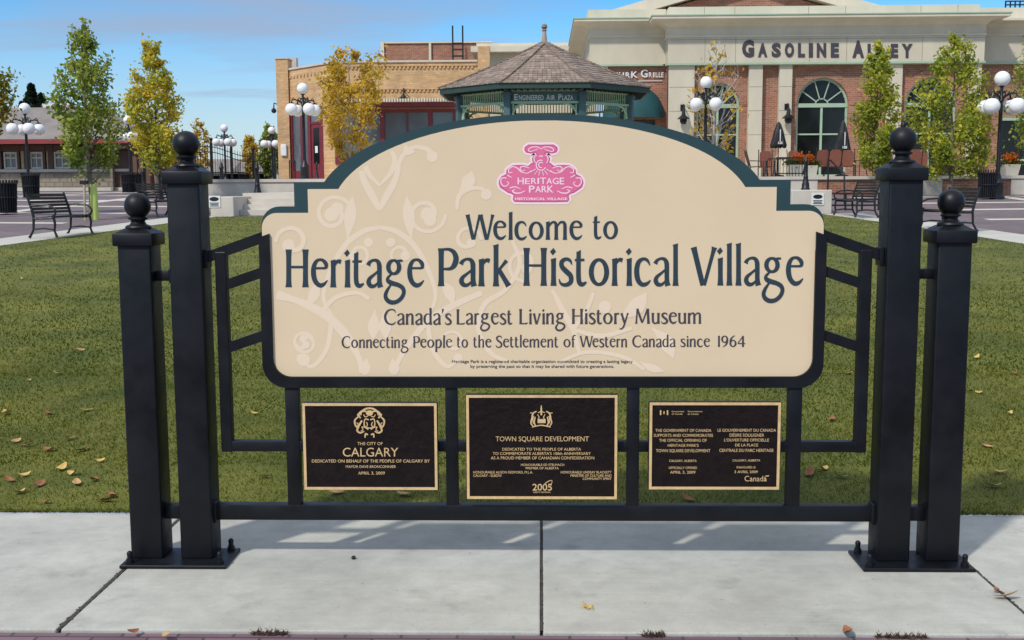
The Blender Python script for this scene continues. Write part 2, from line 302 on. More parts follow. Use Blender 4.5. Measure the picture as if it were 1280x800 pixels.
G = {
 'H': (67, [stem(9.5,0,9.5,100,14), stem(57.5,0,57.5,100,14), cv((14,53.5,6.5),(54,53.5,6.5))]),
 'e': (48, [cv((8,50.5,5.5),(40,50.5,6)), cv((38,50.5,6),(43.5,54,9),(42,63,11.5),(34,71,9),(25,73,7),(16,69.5,9),(9,58,12),(6.7,42,14),(9,24,14),(16,11,13),(26,5,12),(37,8,9),(47.5,18.5,2.5))]),
 'r': (32, [stem(9,0,9,70,13,1.4,1.1), LSERIF(9,71), cv((13,58,5),(18,66,8),(24,69,10),(31,67,11.5))]),
 'i': (19, [stem(11.5,0,11.5,70,13,1.35,1.1), LSERIF(11.5,71), poly((1.5,90),(11.5,100),(18.5,90.5),(9,80.5))]),
 't': (33, [cv((11,90,12),(10.5,60,12.5),(10.5,24,13),(13.5,8,13),(22,4,11),(33,10,4)), cv((0,68,5.5),(27,68.5,6.5)), poly((5,88),(17,95),(17,88))]),
 'a': (45, [cv((5.5,58,12.5),(10,66,9),(20,71.5,7),(31,70,10),(37,61,13),(38,45,13),(38,20,13),(39.5,6,14),(41,0,17)), BOWL_A]),
 'g': (60, [ring(27.4,53.5,15.5,17.5,12.5,7), cv((36,69,5),(44,70.5,6),(53,70.5,5)), cv((21,35,5),(11,25,8),(11.5,17,12),(22,11,13),(40,6,12),(53,-2,12),(56.5,-14,11),(50,-28,11),(36,-38.5,11),(20,-40,12),(8,-33,12),(4,-22,11),(8.5,-9,9),(19,6,5))]),
 'P': (57, [stem(9.7,0,9.7,99,13.5,1.38,1.25), cv((1,98.5,3.5),(14,97.5,6),(30,97.5,8),(43,90.5,12),(49.5,74,14.5),(45,56,14),(34,46.5,9),(16,45.5,6))]),
 'k': (50, [stem(9.5,0,9.5,108,12.5,1.4,1), LSERIF(9.5,109), stem(15,40,38,68,7.5,1,1.5), stem(17,44,44,0,12.5,1,1.35)]),
 's': (39, [cv((37.5,56,2.5),(32,67,8),(20,70.5,9),(9,63,12),(10,50,13),(22,38,14),(34,26,13.5),(34,10,12),(21,2.5,10),(7,5.5,7),(1.5,18,2.5))]),
 'o': (57, [ring(28.5,36,21.5,32.5,14,8.5)]),
 'c': (47, [cv((44,54,2.5),(37,67,8),(25,71,8),(12,62,12),(6.8,41,14),(10,17,14),(21,4,11.5),(35,5.5,9),(46,15,2.5))]),
 'l': (19, [stem(11,0,11,108,12.8,1.38,1), LSERIF(11,109)]),
 'V': (76, [stem(9,100,34.5,0,14.5,1.2,.9), stem(67,100,38.5,0,9.5,1.75,.9)]),
 'W': (110, [stem(8,100,29.5,0,13.5,1.25,.9), stem(54,100,32.5,0,8.5,1.3,.9), stem(57,100,79.5,0,13.5,1.25,.9), stem(103,100,82.5,0,8.5,1.75,.9)]),
 'n': (51, [stem(9,0,9,70,13,1.4,1.1), LSERIF(9,71), ARCH(13,41)]),
 'm': (84, [stem(9,0,9,70,13,1.4,1.1), LSERIF(9,71), ARCH(13,40), ARCH(44,73)]),
 'h': (51, [stem(9,0,9,108,13,1.4,1), LSERIF(9,109), ARCH(13,41)]),
 'u': (51, [cv((9,72,16),(9,55,13),(9,28,13),(11,12,12.5),(20,3,10),(30,5,8),(37,14,5)), stem(42,0,42,72,13,1.35,1.3)]),
 'v': (48, [stem(7,71,22,0,12.5,1.3,.9), stem(43,71,25,0,8,1.8,.9)]),
 'y': (50, [stem(7,71,25,4,12.5,1.3,.9), cv((45,72,13),(41,60,9),(32,28,9),(22,-8,9),(12,-28,9),(3,-33,9),(-4,-30,7))]),
 'p': (53, [stem(9,-38,9,70,13,1.35,1.1), LSERIF(9,71)]+BOWL_P),
 'd': (51, [stem(42,0,42,108,13,1.3,1), LSERIF(42,109)]+BOWL_D),
 'f': (34, [cv((12,0,18),(12,8,13.5),(12,40,13),(12,80,13),(16,99,11),(25,105,9),(36,102,8)), cv((0,68,5.5),(29,68.5,6.5))]),
 'L': (53, [stem(9.5,0,9.5,100,14,1.2,1.35), cv((8,4,8),(30,3.5,8),(44,4.5,9),(52,11,4))]),
 'M': (92, [stem(9,0,15,100,9,1.6,1.1), stem(15,100,44,6,13.5,1.1,.6), stem(76,100,45,6,8.5,1.2,.6), stem(82,0,77,100,14,1.35,1.1)]),
 'S': (53, [cv((50,78,2.5),(44,94,9),(29,99,10),(13,91,13),(9,74,14),(22,57,15.5),(42,40,15.5),(47,20,14),(39,5,12),(22,1,10),(7,6,8),(1,23,2.5))]),
 'C': (72, [cv((70,78,2.5),(62,95,9),(43,99.5,9),(22,90,12),(9,66,15),(8,40,15.5),(18,15,14.5),(38,2.5,11),(58,5,9),(71,20,2.5))]),
 "'": (13, [cv((8,104,11),(7,90,9),(3,74,2.5))]),
 '1': (20, [stem(11,0,11,98,13,1.2,1.1), poly((2,90),(15,101),(15,88))]),
 '9': (53, [ring(26,68,19,28,13.5,8), cv((45,64,13),(43,38,13),(32,15,10),(12,-1,4))]),
 '6': (53, [ring(27,31,19,28,13.5,8), cv((8,36,13),(10,62,13),(21,85,10),(41,101,4))]),
 '4': (57, [stem(40,0,40,98,13,1.3,.9), cv((40,97,5),(2,31,7)), cv((2,30,7.5),(57,30,7.5))]),
}
def glyph_word(word):
    """word -> (list of (verts2d, faces)), width"""
    x = 0; out = []
    for i, ch in enumerate(word):
        w, strokes = G[ch]
        for kd, p in strokes:
            p = [(q[0]+x, *q[1:]) for q in p]
            if kd == 'p': out.append((p, [tuple(range(len(p)))]))
            elif kd == 'o': out.append(strip([tuple(q) for q in catmull(p, 3, True)], True))
            elif kd == 's': out.append(strip(p))
            else: out.append(strip([tuple(q) for q in catmull(p, 7)]))
        x += w+(5 if ch in 'WVPL' else 6.5)
        if ch == 'W': x -= 10
        if ch == 'V': x -= 9
        if ch == 'P': x -= 5
    return out, x-6.5
def word_mb(mb, word, x0, x1, base, top, Y, e=.00012):
    sh, w = glyph_word(word)
    for k, (vs, fs) in enumerate(sh):
        mb.add([at(x0+(x1-x0)*v[0]/w, base-(base-top)*v[1]/100, Y-e*(k % 9)) for v in vs], fs)
_dg = None
def bfont(text, bold=0.0, ext=0.0, shear=0, space=1.0):
    """built-in sans text -> (verts (x,y,z), faces), bbox"""
    c = bpy.data.curves.new('t', 'FONT'); c.body = text; c.size = 1; c.offset = bold; c.extrude = ext; c.shear = shear; c.resolution_u = 3; c.space_character = space
    o = bpy.data.objects.new('t', c); C.objects.link(o); bpy.context.view_layer.update()
    me = bpy.data.meshes.new_from_object(o.evaluated_get(bpy.context.evaluated_depsgraph_get()))
    vs = [v.co[:] for v in me.vertices]; fs = [tuple(p.vertices) for p in me.polygons]
    bpy.data.objects.remove(o); bpy.data.curves.remove(c); bpy.data.meshes.remove(me)
    return vs, fs
CAPH = None
def bfont_mb(mb, text, x0, x1, base, top, Y, bold=0.0, ext=0.0, space=1.0):
    """sans line stretched between pixel columns x0..x1, standing on base with capitals reaching top, on the plane Y"""
    vs, fs = bfont(text, bold, .5 if ext else 0, 0, space); a = min(v[0] for v in vs); b = max(v[0] for v in vs); cap = .73
    if not vs: return
    mb.add([(lambda p, q: (p.x, p.y+q, p.z))(at(x0+(x1-x0)*(v[0]-a)/(b-a), base-(base-top)*v[1]/cap, Y), -v[2]*ext*2) for v in vs], fs)

# ================================================================ materials
M = {}
M['concrete'] = mat('concrete', srgb(184,181,170), .85, .075, 1.6, .06, 420, detail=9)
M['concrete_old'] = mat('concrete_old', srgb(196,188,176), .88, .10, 1.3, .2, 60, detail=8)
M['joint'] = mat('joint_dirt', srgb(46,42,40), .95, .3, 30)
M['paver'] = brick_mat('paver', srgb(122,94,104), srgb(101,78,88), srgb(70,62,62), .21, .105, .006, 'xy', .9, .22)
M['plaza'] = brick_mat('plaza_paver', srgb(118,104,106), srgb(104,91,95), srgb(94,86,86), .42, .21, .01, 'xy', .9, .16)
M['soil'] = mat('dry_ground', srgb(120,112,80), .95, .25, .15)
M['steel'] = mat('black_painted_steel', (.0046,.0057,.0080), .42, .30, 7, .06, 260, spec=.30, detail=8)
M['iron'] = mat('black_cast_iron', (.0058,.0064,.0082), .4, .25, 12, .1, 90, spec=.5)
M['globe'] = mat('white_globe', (.80,.80,.79), .25, .03, 3)
M['brick_red'] = brick_mat('red_brick', srgb(166,108,84), srgb(136,84,66), srgb(160,134,114), .26, .085, .012)
M['brick_tan'] = brick_mat('tan_brick', srgb(208,170,122), srgb(188,146,100), srgb(184,158,126), .26, .085, .010)
M['stucco'] = mat('cream_stucco', srgb(198,189,168), .9, .10, .8, .12, 60, detail=8, stretch=(1,1,.35))
M['stucco2'] = mat('cream_band', srgb(206,198,178), .9, .09, .9, detail=8, stretch=(1,1,.4))
M['green_trim'] = mat('pale_green_trim', srgb(158,180,154), .6, .08, 2)
M['dark_green'] = mat('dark_green_paint', srgb(38,62,56), .55, .15, 3)
M['maroon'] = mat('maroon_paint', srgb(112,38,46), .5, .15, 3)
M['glass'] = mat('window_glass', (.008,.010,.012), .10, .3, .5, spec=.35)
M['glass_blue'] = mat('window_glass_pale', (.10,.125,.145), .08, .2, .4, spec=.6)
M['white'] = mat('white_paint', (.72,.72,.70), .6, .05, 3)

# ================================================================ ground
LAWN = [(-11.2, 14), (-10.6, 21.7), (-9.75, 26.5), (-9.0, 31.0), (7.7, 31.0), (8.5, 26.5), (9.1, 21.2), (9.8, 14)]
mb = MB(); mb.add([(-1500,85,1.6),(1500,85,1.6),(1500,3500,5.2),(-1500,3500,5.2)], [(0,1,2,3)]); mb.add([(-1500,-300,-.05),(1500,-300,-.05),(1500,5.6,-.05),(-1500,5.6,-.05)], [(0,1,2,3)])
mb.add([(-1500,5.6,-.05),(-60,5.6,-.05),(-60,85,1.6),(-1500,85,1.6)], [(0,1,2,3)]); mb.add([(60,5.6,-.05),(1500,5.6,-.05),(1500,85,1.6),(60,85,1.6)], [(0,1,2,3)])
struct('ground', mb, M['soil'])
def sheet(poly, dz, name, m):
    bm = bmesh.new(); f = bm.faces.new([bm.verts.new((x, y, 0)) for x, y in poly])
    for Y in [p[0] for p in PROF]: bmesh.ops.bisect_plane(bm, geom=bm.faces[:]+bm.edges[:]+bm.verts[:], plane_co=(0, Y, 0), plane_no=(0, 1, 0))
    for v in bm.verts: v.co.z = gz(v.co.y)+dz
    return struct(name, MB().bm(bm), m)
sheet([(-62,5.58),(62,5.58),(62,88),(-62,88)], 0, 'plaza', M['plaza'])
# concrete bands in the plaza and the walk round the lawn
mb = MB(); 
def band(poly, dz=.004):
    bm = bmesh.new(); bm.faces.new([bm.verts.new((x, y, 0)) for x, y in poly])
    for Y in [p[0] for p in PROF]: bmesh.ops.bisect_plane(bm, geom=bm.faces[:]+bm.edges[:]+bm.verts[:], plane_co=(0, Y, 0), plane_no=(0, 1, 0))
    for v in bm.verts: v.co.z = gz(v.co.y)+dz
    mb.bm(bm)
for Y, w in ((24.4,.5),(28.3,.5),(32.6,.6),(36.4,.6),(40.6,.7),(47,.9),(54,1.0)):
    band([(-60,Y+6),(-12.2,Y),(-12.2,Y+w),(-60,Y+6+w)], .004); band([(11.2,Y),(60,Y+5),(60,Y+5+w),(11.2,Y+w)], .004)
for X in (-17, -23, -31, 15.5, 22): band([(X,14),(X+.5,14),(X+1.4+.6,61),(X+1.4,61)], .008)
struct('plaza_band_marking', mb, M['concrete_old'])
L = LAWN
mb = MB()
for s, edge in ((-1, [L[0], L[1], L[2], L[3]]), (1, [L[7], L[6], L[5], L[4]])):
    for a, b in zip(edge, edge[1:]): band([a, b, (b[0]+s*1.15, b[1]+.2), (a[0]+s*1.15, a[1]+.2)], .012)
struct('path', mb, M['concrete'])
# sidewalk slabs with real gaps
mb = MB(); xs = [-20.2, -16.5, -12.85, -9.2, -5.5, -1.83, 0.0, 1.88, 5.6, 9.3, 13, 16.7, 20.4]
for a, b in zip(xs, xs[1:]): mb.rbox(a+(.009 if a < -1.5 else .0055), b-(.009 if b < -1.5 else .0055), 4.03, 5.56, -.10, 0, .006, 2)
struct('sidewalk', mb, slab_mat('sidewalk_concrete', srgb(180,179,169)))
dm = MB(); rr0 = random.Random(4)
for X, y0, y1, k in ((-1.83, 4.04, 4.72, .011), (-1.83, 4.96, 5.5, .006), (0.0, 4.04, 5.5, .0045), (1.88, 4.04, 4.75, .006)):
    n = int((y1-y0)/.012); a = [(X-k*(.5+rr0.random()**2*1.3), X+k*(.5+rr0.random()**2*1.3)) for _ in range(n+1)]
    dm.add([p for i, (l, r_) in enumerate(a) for p in ((l, y0+.012*i, -.003+.004*(rr0.random() < .5)), (r_, y0+.012*i, -.003+.004*(rr0.random() < .5)))], [(2*i, 2*i+1, 2*i+3, 2*i+2) for i in range(n)])
struct('sidewalk_joint_line', dm, mat('joint_grit', srgb(66,60,54), .95, .4, 90))
struct('sidewalk_base', MB().box(-20.3,20.4,4.02,5.57,-.12,-.018), M['joint'])
struct('paver_pavement', MB().box(-30,30,-8,4.024,-.15,-.012), M['paver'])
M['lawn'] = mat('lawn_soil', srgb(66,77,16), .95, .28, 1.1, .5, 60, col2=srgb(98,97,30), detail=10)
bm = bmesh.new(); bm.faces.new([bm.verts.new((x, y, 0)) for x, y in [(-11.6,5.557)]+LAWN+[(10.2,5.557)]])
for k in range(1, 26): bmesh.ops.bisect_plane(bm, geom=bm.faces[:]+bm.edges[:]+bm.verts[:], plane_co=(0, 5.58+k, 0), plane_no=(0, 1, 0))
for v in bm.verts: v.co.z = gz(v.co.y)+.008
struct('lawn', MB().bm(bm), M['lawn'])
# grass blades: dense near, sparser and broader with distance
def lawn_x(Y):
    e = [(-11.6, 5.58)]+LAWN[:4]; q = [(10.2, 5.58)]+LAWN[:3:-1]
    f = lambda pts: float(np.interp(Y, [p[1] for p in pts], [p[0] for p in pts])); return f(e), f(q)
npr = np.random.default_rng(3)
def blades(n, y0, y1, h, w, xmax):
    y = y0+(y1-y0)*npr.random(n)**1.1; half = np.minimum(xmax, y*.52+.6); x = (npr.random(n)*2-1)*half+y*.026*-1+.0
    lo = np.interp(y, [5.58]+[p[1] for p in LAWN[:4]], [-11.6]+[p[0] for p in LAWN[:4]]); hi = np.interp(y, [5.58]+[p[1] for p in LAWN[:3:-1]], [10.2]+[p[0] for p in LAWN[:3:-1]])
    k = (x > lo+.02) & (x < hi-.02) & (y > 5.575); x, y = x[k], y[k]; n = len(x)
    z = np.interp(y, [p[0] for p in PROF], [p[1] for p in PROF])+.006; a = npr.random(n)*np.pi*2; hh = h*(.5+npr.random(n)); ww = w*(.7+.6*npr.random(n)); le = hh*(.3+.9*npr.random(n)); b = npr.random(n)*np.pi*2
    p0 = np.stack([x-np.cos(a)*ww, y-np.sin(a)*ww, z], 1); p1 = np.stack([x+np.cos(a)*ww, y+np.sin(a)*ww, z], 1); p2 = np.stack([x+np.cos(b)*le, y+np.sin(b)*le, z+hh], 1)
    return np.stack([p0, p1, p2], 1).reshape(-1, 3)
def fringe(n):
    x = -5+10*npr.random(n); cl = .5+.5*np.sin(x*9+np.sin(x*23)*2)+npr.normal(size=n)*.15; y = 5.556+npr.random(n)*.03; z = np.full(n, .0); a = npr.random(n)*np.pi; hh = .016+.02*npr.random(n); w = .0022
    p0 = np.stack([x-np.cos(a)*w, y-np.sin(a)*w, z], 1); p1 = np.stack([x+np.cos(a)*w, y+np.sin(a)*w, z], 1); p2 = np.stack([x+npr.normal(size=n)*.012, y-.034*np.clip(cl, 0, 1.2)*npr.random(n), z+hh*.7], 1)
    return np.stack([p0, p1, p2], 1).reshape(-1, 3)
V = np.concatenate([blades(90000, 5.56, 9.5, .016, .0024, 7), blades(30000, 5.58, 12, .018, .0036, 8), blades(75000, 6.4, 15, .019, .0050, 9), fringe(15000), blades(70000, 9, 31, .024, .009, 11)])
M['grass'] = leaf_mat('grass_blade', [(0, srgb(52,68,12)), (.40, srgb(80,95,18)), (.76, srgb(104,106,30)), (1, srgb(146,130,72))], .7)
g = raw('grass', V, np.arange(len(V)).reshape(-1, 3), M['grass']); g['kind'] = 'stuff'

# ================================================================ the welcome sign
M['board'] = mat('cream_sign_board', srgb(223,202,167), .40, .03, 2, spec=.35)
M['board_edge'] = mat('slate_border', srgb(42,68,72), .45, .06, 3, spec=.35)
M['ink'] = mat('slate_lettering', srgb(46,62,72), .45, .08, 20, spec=.35)
M['ink2'] = mat('small_lettering', srgb(66,62,70), .5, .08, 20)
M['pattern'] = mat('pale_scroll', srgb(233,213,185), .40, .01, 2, spec=.35)
M['pink'] = mat('pink_emblem', srgb(226,110,150), .4, .05, 6)
M['pink_d'] = mat('rose_outline', srgb(196,94,130), .4, .05, 6)
M['pink_l'] = mat('pale_pink', srgb(252,218,226), .4, .02, 6)
M['bronze'] = mat('dark_bronze', (.0090,.0050,.0042), .36, .35, 26, .22, 45, metal=.0, spec=.28)
M['gold'] = mat('polished_bronze', srgb(226,192,138), .45, .12, 40, metal=.25, spec=.5)
S0 = Vector((0, 4.87, 0))
sign = thing('welcome_sign', 'large cream arched welcome sign board on four black ball-topped posts', 'sign', S0)
YF, YB = 4.80, 4.944
PX = [(-1.833, 1.440), (-1.609, 1.705), (1.471, 1.705), (1.686, 1.440)]
for i, (x0, zt) in enumerate(PX):
    x1 = x0+.1435; cx, cy = (x0+x1)/2, (YF+YB)/2
    po = MB().rbox(x0, x1, YF, YB, .014, zt-.02, .009, 3).build('post', M['steel'], sign, True)
    zc = zt-.03
    cap = MB(); cap.rbox(cx-.0875, cx+.0875, cy-.0875, cy+.0875, zc, zc+.056, .007, 2)
    q = .0875-.008; t = .047
    cap.add([(cx-q,cy-q,zc+.055),(cx+q,cy-q,zc+.055),(cx+q,cy+q,zc+.055),(cx-q,cy+q,zc+.055),(cx-t,cy-t,zc+.075),(cx+t,cy-t,zc+.075),(cx+t,cy+t,zc+.075),(cx-t,cy+t,zc+.075)],
            [(0,1,5,4),(1,2,6,5),(2,3,7,6),(3,0,4,7),(4,5,6,7)])
    cap.build('post_cap', M['steel'], po, True)
    pr = [(.052,.070),(.056,.078),(.052,.086),(.036,.092),(.029,.103),(.031,.110),(.042,.114),(.042,.120),(.033,.124)]
    rb, zb = .0565, .173
    pr += [(rb*math.cos(a), zb+rb*math.sin(a)) for a in [R(-56+146*k/14) for k in range(15)]]
    if i == 2: pr = pr[:-1]+[(.012, zb+rb*.985), (.011, zb+rb+.008), (.007, zb+rb+.02), (.001, zb+rb+.024)]
    fb = MB().lathe(pr, (cx, cy, zc), 28); fb.build('ball_finial', M['steel'], po, True)
for s in (-1, 1):
    a, b = (-1.852, -1.382) if s < 0 else (1.388, 1.868)
    bp = MB().rbox(a, b, 4.705, 4.955, .0, .016, .003, 1).build('base_plate', M['steel'], sign)
    for bx, by in ((a+.035, 4.742), (b-.035, 4.742), (a+.035, 4.925), (b-.035, 4.925)):
        MB().lathe([(.019,.016),(.019,.020),(.0165,.021),(.0165,.034),(.011,.035),(.011,.052),(.012,.053),(.012,.062),(.007,.069),(.001,.071)], (bx, by, 0), 10).build('bolt', M['steel'], bp, True)
Yr0, Yr1 = 4.845, 4.895
MB().rbox(-1.47,1.472,Yr0,Yr1,.180,.252,.005,2).build('bottom_rail', M['steel'], sign, True)
for a, b in ((-1.690,-1.607),(1.613,1.688)):
    MB().rbox(a,b,Yr0,Yr1,.184,.248,.005,2).build('link_bar', M['steel'], sign, True)
    MB().rbox(a,b,Yr0+.003,Yr1-.003,1.255,1.298,.005,2).build('link_bar', M['steel'], sign, True)
MB().rbox(-1.409,1.412,Yr0+.004,Yr1-.004,.492,.541,.005,2).build('middle_rail', M['steel'], sign, True)
for a, b in ((-1.133,-1.072),(-.423,-.369),(.377,.431),(1.080,1.140)):
    MB().rbox(a,b,Yr0+.001,Yr1-.001,.250,.80,.005,2).build('upright', M['steel'], sign, True)
for s in (-1, 1):
    br = MB(); y0, y1 = Yr0+.002, Yr1-.002; yc = (y0+y1)/2
    br.rbox(*sorted((s*1.374, s*1.424)), y0, y1, .49, 1.382, .005, 2)
    def sl(x0, z0, x1, z1, h, e=0):
        p = [(s*x0, z0-h/2), (s*x1, z1-h/2), (s*x1, z1+h/2), (s*x0, z0+h/2)]; br.prism(p, y0+e, y1-e)
    sl(1.466, 1.355, 1.215, 1.443, .048, .002); sl(1.380, 1.236, 1.215, 1.292, .047, .003); sl(1.380, .958, 1.215, 1.014, .047, .003)
    br.build('side_bracket', M['steel'], sign)
for s in (-1, 1):
    MB().rbox(*sorted((s*1.452, s*1.4705)), 4.835, 4.905, 1.312, 1.392, .003, 1).build('mounting_tab', M['steel'], sign)
    MB().rbox(*sorted((s*1.455, s*1.4705)), 4.838, 4.902, .168, .262, .003, 1).build('mounting_tab', M['steel'], sign)
    MB().rbox(*sorted((s*1.612, s*1.626)), 4.838, 4.902, 1.245, 1.308, .003, 1).build('mounting_tab', M['steel'], sign)
# the board outline: half profile (x, z) then mirrored
def half(pts): return [(-x, z) for x, z in pts]+[(x, z) for x, z in reversed(pts)]
def arc(x0, z0, zt, n=22, a=280/271):
    # flattened arch from (x0, z0) to the crown (0, zt)
    A = x0*a; B = (zt-z0)/(1-math.sqrt(1-1/a**2)); return [(x0*math.cos(t), zt-B*(1-math.sqrt(max(0, 1-(x0*math.cos(t)/A)**2)))) for t in [math.pi/2*i/n for i in range(n)]]
def corner(cx, cz, r, a0, a1, n=8): return [(cx+r*math.cos(R(a0+(a1-a0)*i/n)), cz+r*math.sin(R(a0+(a1-a0)*i/n))) for i in range(n+1)]
outer = corner(1.120, .885, .102, -90, 0)+[(1.222, 1.38), (1.213, 1.50)]+corner(1.135, 1.499, .078, 0, 90, 8)+[(1.068, 1.577), (1.068, 1.681), (.936, 1.681)]+arc(.936, 1.6815, 1.966)[1:]
inner = corner(1.098, .911, .080, -90, 0)+[(1.178, 1.38), (1.212, 1.381), (1.212, 1.490)]+corner(1.147, 1.484, .065, 0, 90, 8)+[(1.008, 1.549), (1.008, 1.651), (.874, 1.651)]+arc(.874, 1.6515, 1.938)[1:]
O, I = half(outer), half(inner)
pan = MB().prism(O, 4.852, 4.886).build('panel', M['board_edge'], sign)
MB().prism(I, 4.8490, 4.8515).build('panel_face', M['board'], pan)
# steel surround that carries the board on its sides and below, proud of its face
fr_o = corner(1.120, .887, .105, -90, 0, 10)+[(1.225, 1.408), (1.222, 1.445)]; fr_i = corner(1.098, .911, .081, -90, 0, 10)+[(1.179, 1.425), (1.179, 1.460)]
vs, fs = [], []
po = [(-x, z) for x, z in reversed(fr_o)]+fr_o; pi_ = [(-x, z) for x, z in reversed(fr_i)]+fr_i; k = len(po)
for y in (4.836, 4.898): vs += [(x, y, z) for x, z in po]+[(x, y, z) for x, z in pi_]
for i in range(k-1):
    fs += [(i, i+1, k+i+1, k+i), (2*k+i, 3*k+i, 3*k+i+1, 2*k+i+1), (i, 2*k+i, 2*k+i+1, i+1), (k+i, k+i+1, 3*k+i+1, 3*k+i)]
fs += [(0, k, 3*k, 2*k), (k-1, 3*k-1, 4*k-1, 2*k-1)]
MB().add(vs, fs).build('panel_surround', M['steel'], sign)
YT = 4.8486
# pale scrollwork printed on the left of the board
pm = MB(); pk = [0]
def inside(p, poly_):
    c = False
    for (x0, z0), (x1, z1) in zip(poly_, poly_[1:]+poly_[:1]):
        if (z0 > p.z) != (z1 > p.z) and p.x < (x1-x0)*(p.z-z0)/(z1-z0)+x0: c = not c
    return c
CLIP = [(x*.994, (z-1.38)*.992+1.38) for x, z in I]
def ink(mbx, pts, Y, closed=False, n=7):
    pk[0] += 1; vs, fs = strip([tuple(q) for q in catmull(pts, n, closed)], closed); V = [at(v[0], v[1], Y-.00001*pk[0]) for v in vs]
    if mbx is pm: ok = [inside(p, CLIP) for p in V]; fs = [f for f in fs if all(ok[i] for i in f)]
    mbx.add(V, fs)
def spiral(mbx, cx, cy, r, a0, turns, w, Y, r1=.25, blob=0):
    n = int(abs(turns)*10)+3; ink(mbx, [(cx+r*(1-(1-r1)*i/n)*math.cos(R(a0)+turns*2*math.pi*i/n), cy+r*(1-(1-r1)*i/n)*math.sin(R(a0)+turns*2*math.pi*i/n), w*(.7+.3*i/n)) for i in range(n+1)], Y, n=3)
    if blob: a = R(a0)+turns*2*math.pi; disc(mbx, cx+r*r1*math.cos(a), cy+r*r1*math.sin(a), blob, Y)
def disc(mbx, cx, cy, r, Y, ry=None, n=16):
    pk[0] += 1; V = [at(cx+r*math.cos(2*math.pi*i/n), cy+(ry or r)*math.sin(2*math.pi*i/n), Y-.00001*pk[0]) for i in range(n)]
    if mbx is not pm or all(inside(p, CLIP) for p in V): mbx.add(V, [tuple(range(n))])
def leafp(mbx, x0, y0, x1, y1, w, Y, bend=0):
    nx, ny = -(y1-y0), x1-x0; L = math.hypot(nx, ny); nx, ny = nx/L, ny/L
    ink(mbx, [(x0+(x1-x0)*t+nx*bend*math.sin(math.pi*t), y0+(y1-y0)*t+ny*bend*math.sin(math.pi*t), w*math.sin(math.pi*min(.97, max(.04, t**1.2)))) for t in [i/8 for i in range(9)]], Y, n=3)
for s in (-1, 1):
    m_ = lambda x: 474.5+s*x
    ink(pm, [(m_(0),262,6),(m_(9),245,9),(m_(20),224,8),(m_(26),200,6),(m_(40),185,5),(m_(58),186,6),(m_(68),196,8)], YT)
    disc(pm, m_(66), 196, 7, YT); leafp(pm, m_(27), 196, m_(44), 170, 17, YT, 3)
    ink(pm, [(m_(0),232,3),(m_(14),216,6),(m_(19),198,6),(m_(12),186,3)], YT)
    spiral(pm, m_(58), 268, 25, 0, s*1.15, 6, YT, .35, 8); leafp(pm, m_(40), 300, m_(34), 246, 15, YT, 0); disc(pm, m_(60), 268, 9, YT)
    ink(pm, [(m_(0),284,5),(m_(22),290,7),(m_(44),308,7),(m_(62),340,6),(m_(70),372,5),(m_(58),398,4)], YT)
    spiral(pm, m_(26), 318, 13, 90, s*.8, 5, YT, .5, 6); disc(pm, m_(14), 303, 6, YT)
    leafp(pm, m_(6), 388, m_(8), 424, 15, YT, 0); leafp(pm, m_(16), 448, m_(20), 470, 14, YT, 0)
    ink(pm, [(m_(16),468,5),(m_(30),440,7),(m_(60),402,8),(m_(96),380,8),(m_(128),366,7)], YT)
    ink(pm, [(m_(60),402,6),(m_(66),436,6),(m_(84),458,5),(m_(100),448,4)], YT); disc(pm, m_(98), 448, 6, YT)
    spiral(pm, m_(92), 428, 15, 200, s*.9, 5, YT, .4, 5); leafp(pm, m_(92), 384, m_(78), 352, 14, YT, 3)
ink(pm, [(571,262,4),(574,245,6),(588,236,5),(602,236,5),(610,243,6)], YT); disc(pm, 608, 243, 7, YT); leafp(pm, 574, 240, 590, 214, 17, YT, 3)
spiral(pm, 366, 303, 22, 180, .9, 7, YT, .3, 8); spiral(pm, 584, 300, 18, 0, -.9, 6, YT, .35, 6)
ink(pm, [(345,372,5),(372,376,8),(402,390,9),(430,414,9),(448,446,7),(452,470,4)], YT)
ink(pm, [(402,390,6),(420,372,6),(446,366,5),(462,374,5)], YT); disc(pm, 380, 450, 8, YT); spiral(pm, 378, 428, 14, 0, -.9, 5, YT, .4, 5)
ink(pm, [(640,300,4),(650,330,6),(632,362,6),(606,380,7),(598,410,6),(612,440,6),(634,452,5)], YT); spiral(pm, 655, 330, 22, 90, .9, 6, YT, .3, 7)
ink(pm, [(690,362,4),(702,385,7),(716,412,7),(724,440,5)], YT); ink(pm, [(742,366,5),(732,390,6),(716,412,6)], YT); disc(pm, 756, 384, 8, YT)
leafp(pm, 774, 398, 808, 366, 20, YT, 4); leafp(pm, 815, 410, 842, 448, 18, YT, -4); ink(pm, [(716,412,5),(752,420,6),(790,410,5)], YT)
leafp(pm, 800, 452, 830, 464, 10, YT, 2); ink(pm, [(700,452,4),(735,440,5),(778,446,5),(806,462,4)], YT)
pm.build('scroll_pattern', M['pattern'], pan)
YL = 4.8478
def line(words, m, name='lettering'):
    for w, x0, x1, b, t in words: mbx = MB(); word_mb(mbx, w, x0, x1, b, t, YL); mbx.build(name, m, pan)
line([('Welcome',581.7,727.7,299.6,268.3),('to',741,772.4,298.8,267.8)], M['ink'])
line([('Heritage',356.7,530,359,311.8),('Park',546.9,638.8,357.7,310.5),('Historical',654,848,357.2,309.8),('Village',863,1004,356.8,309)], M['ink'])
line([("Canada's",480,564,405.8,386.8),('Largest',570.4,640.3,405.5,386.5),('Living',648.8,706.3,405.2,386.2),('History',714.7,786,405,386),('Museum',793.4,877,404.6,385.8)], M['ink2'])
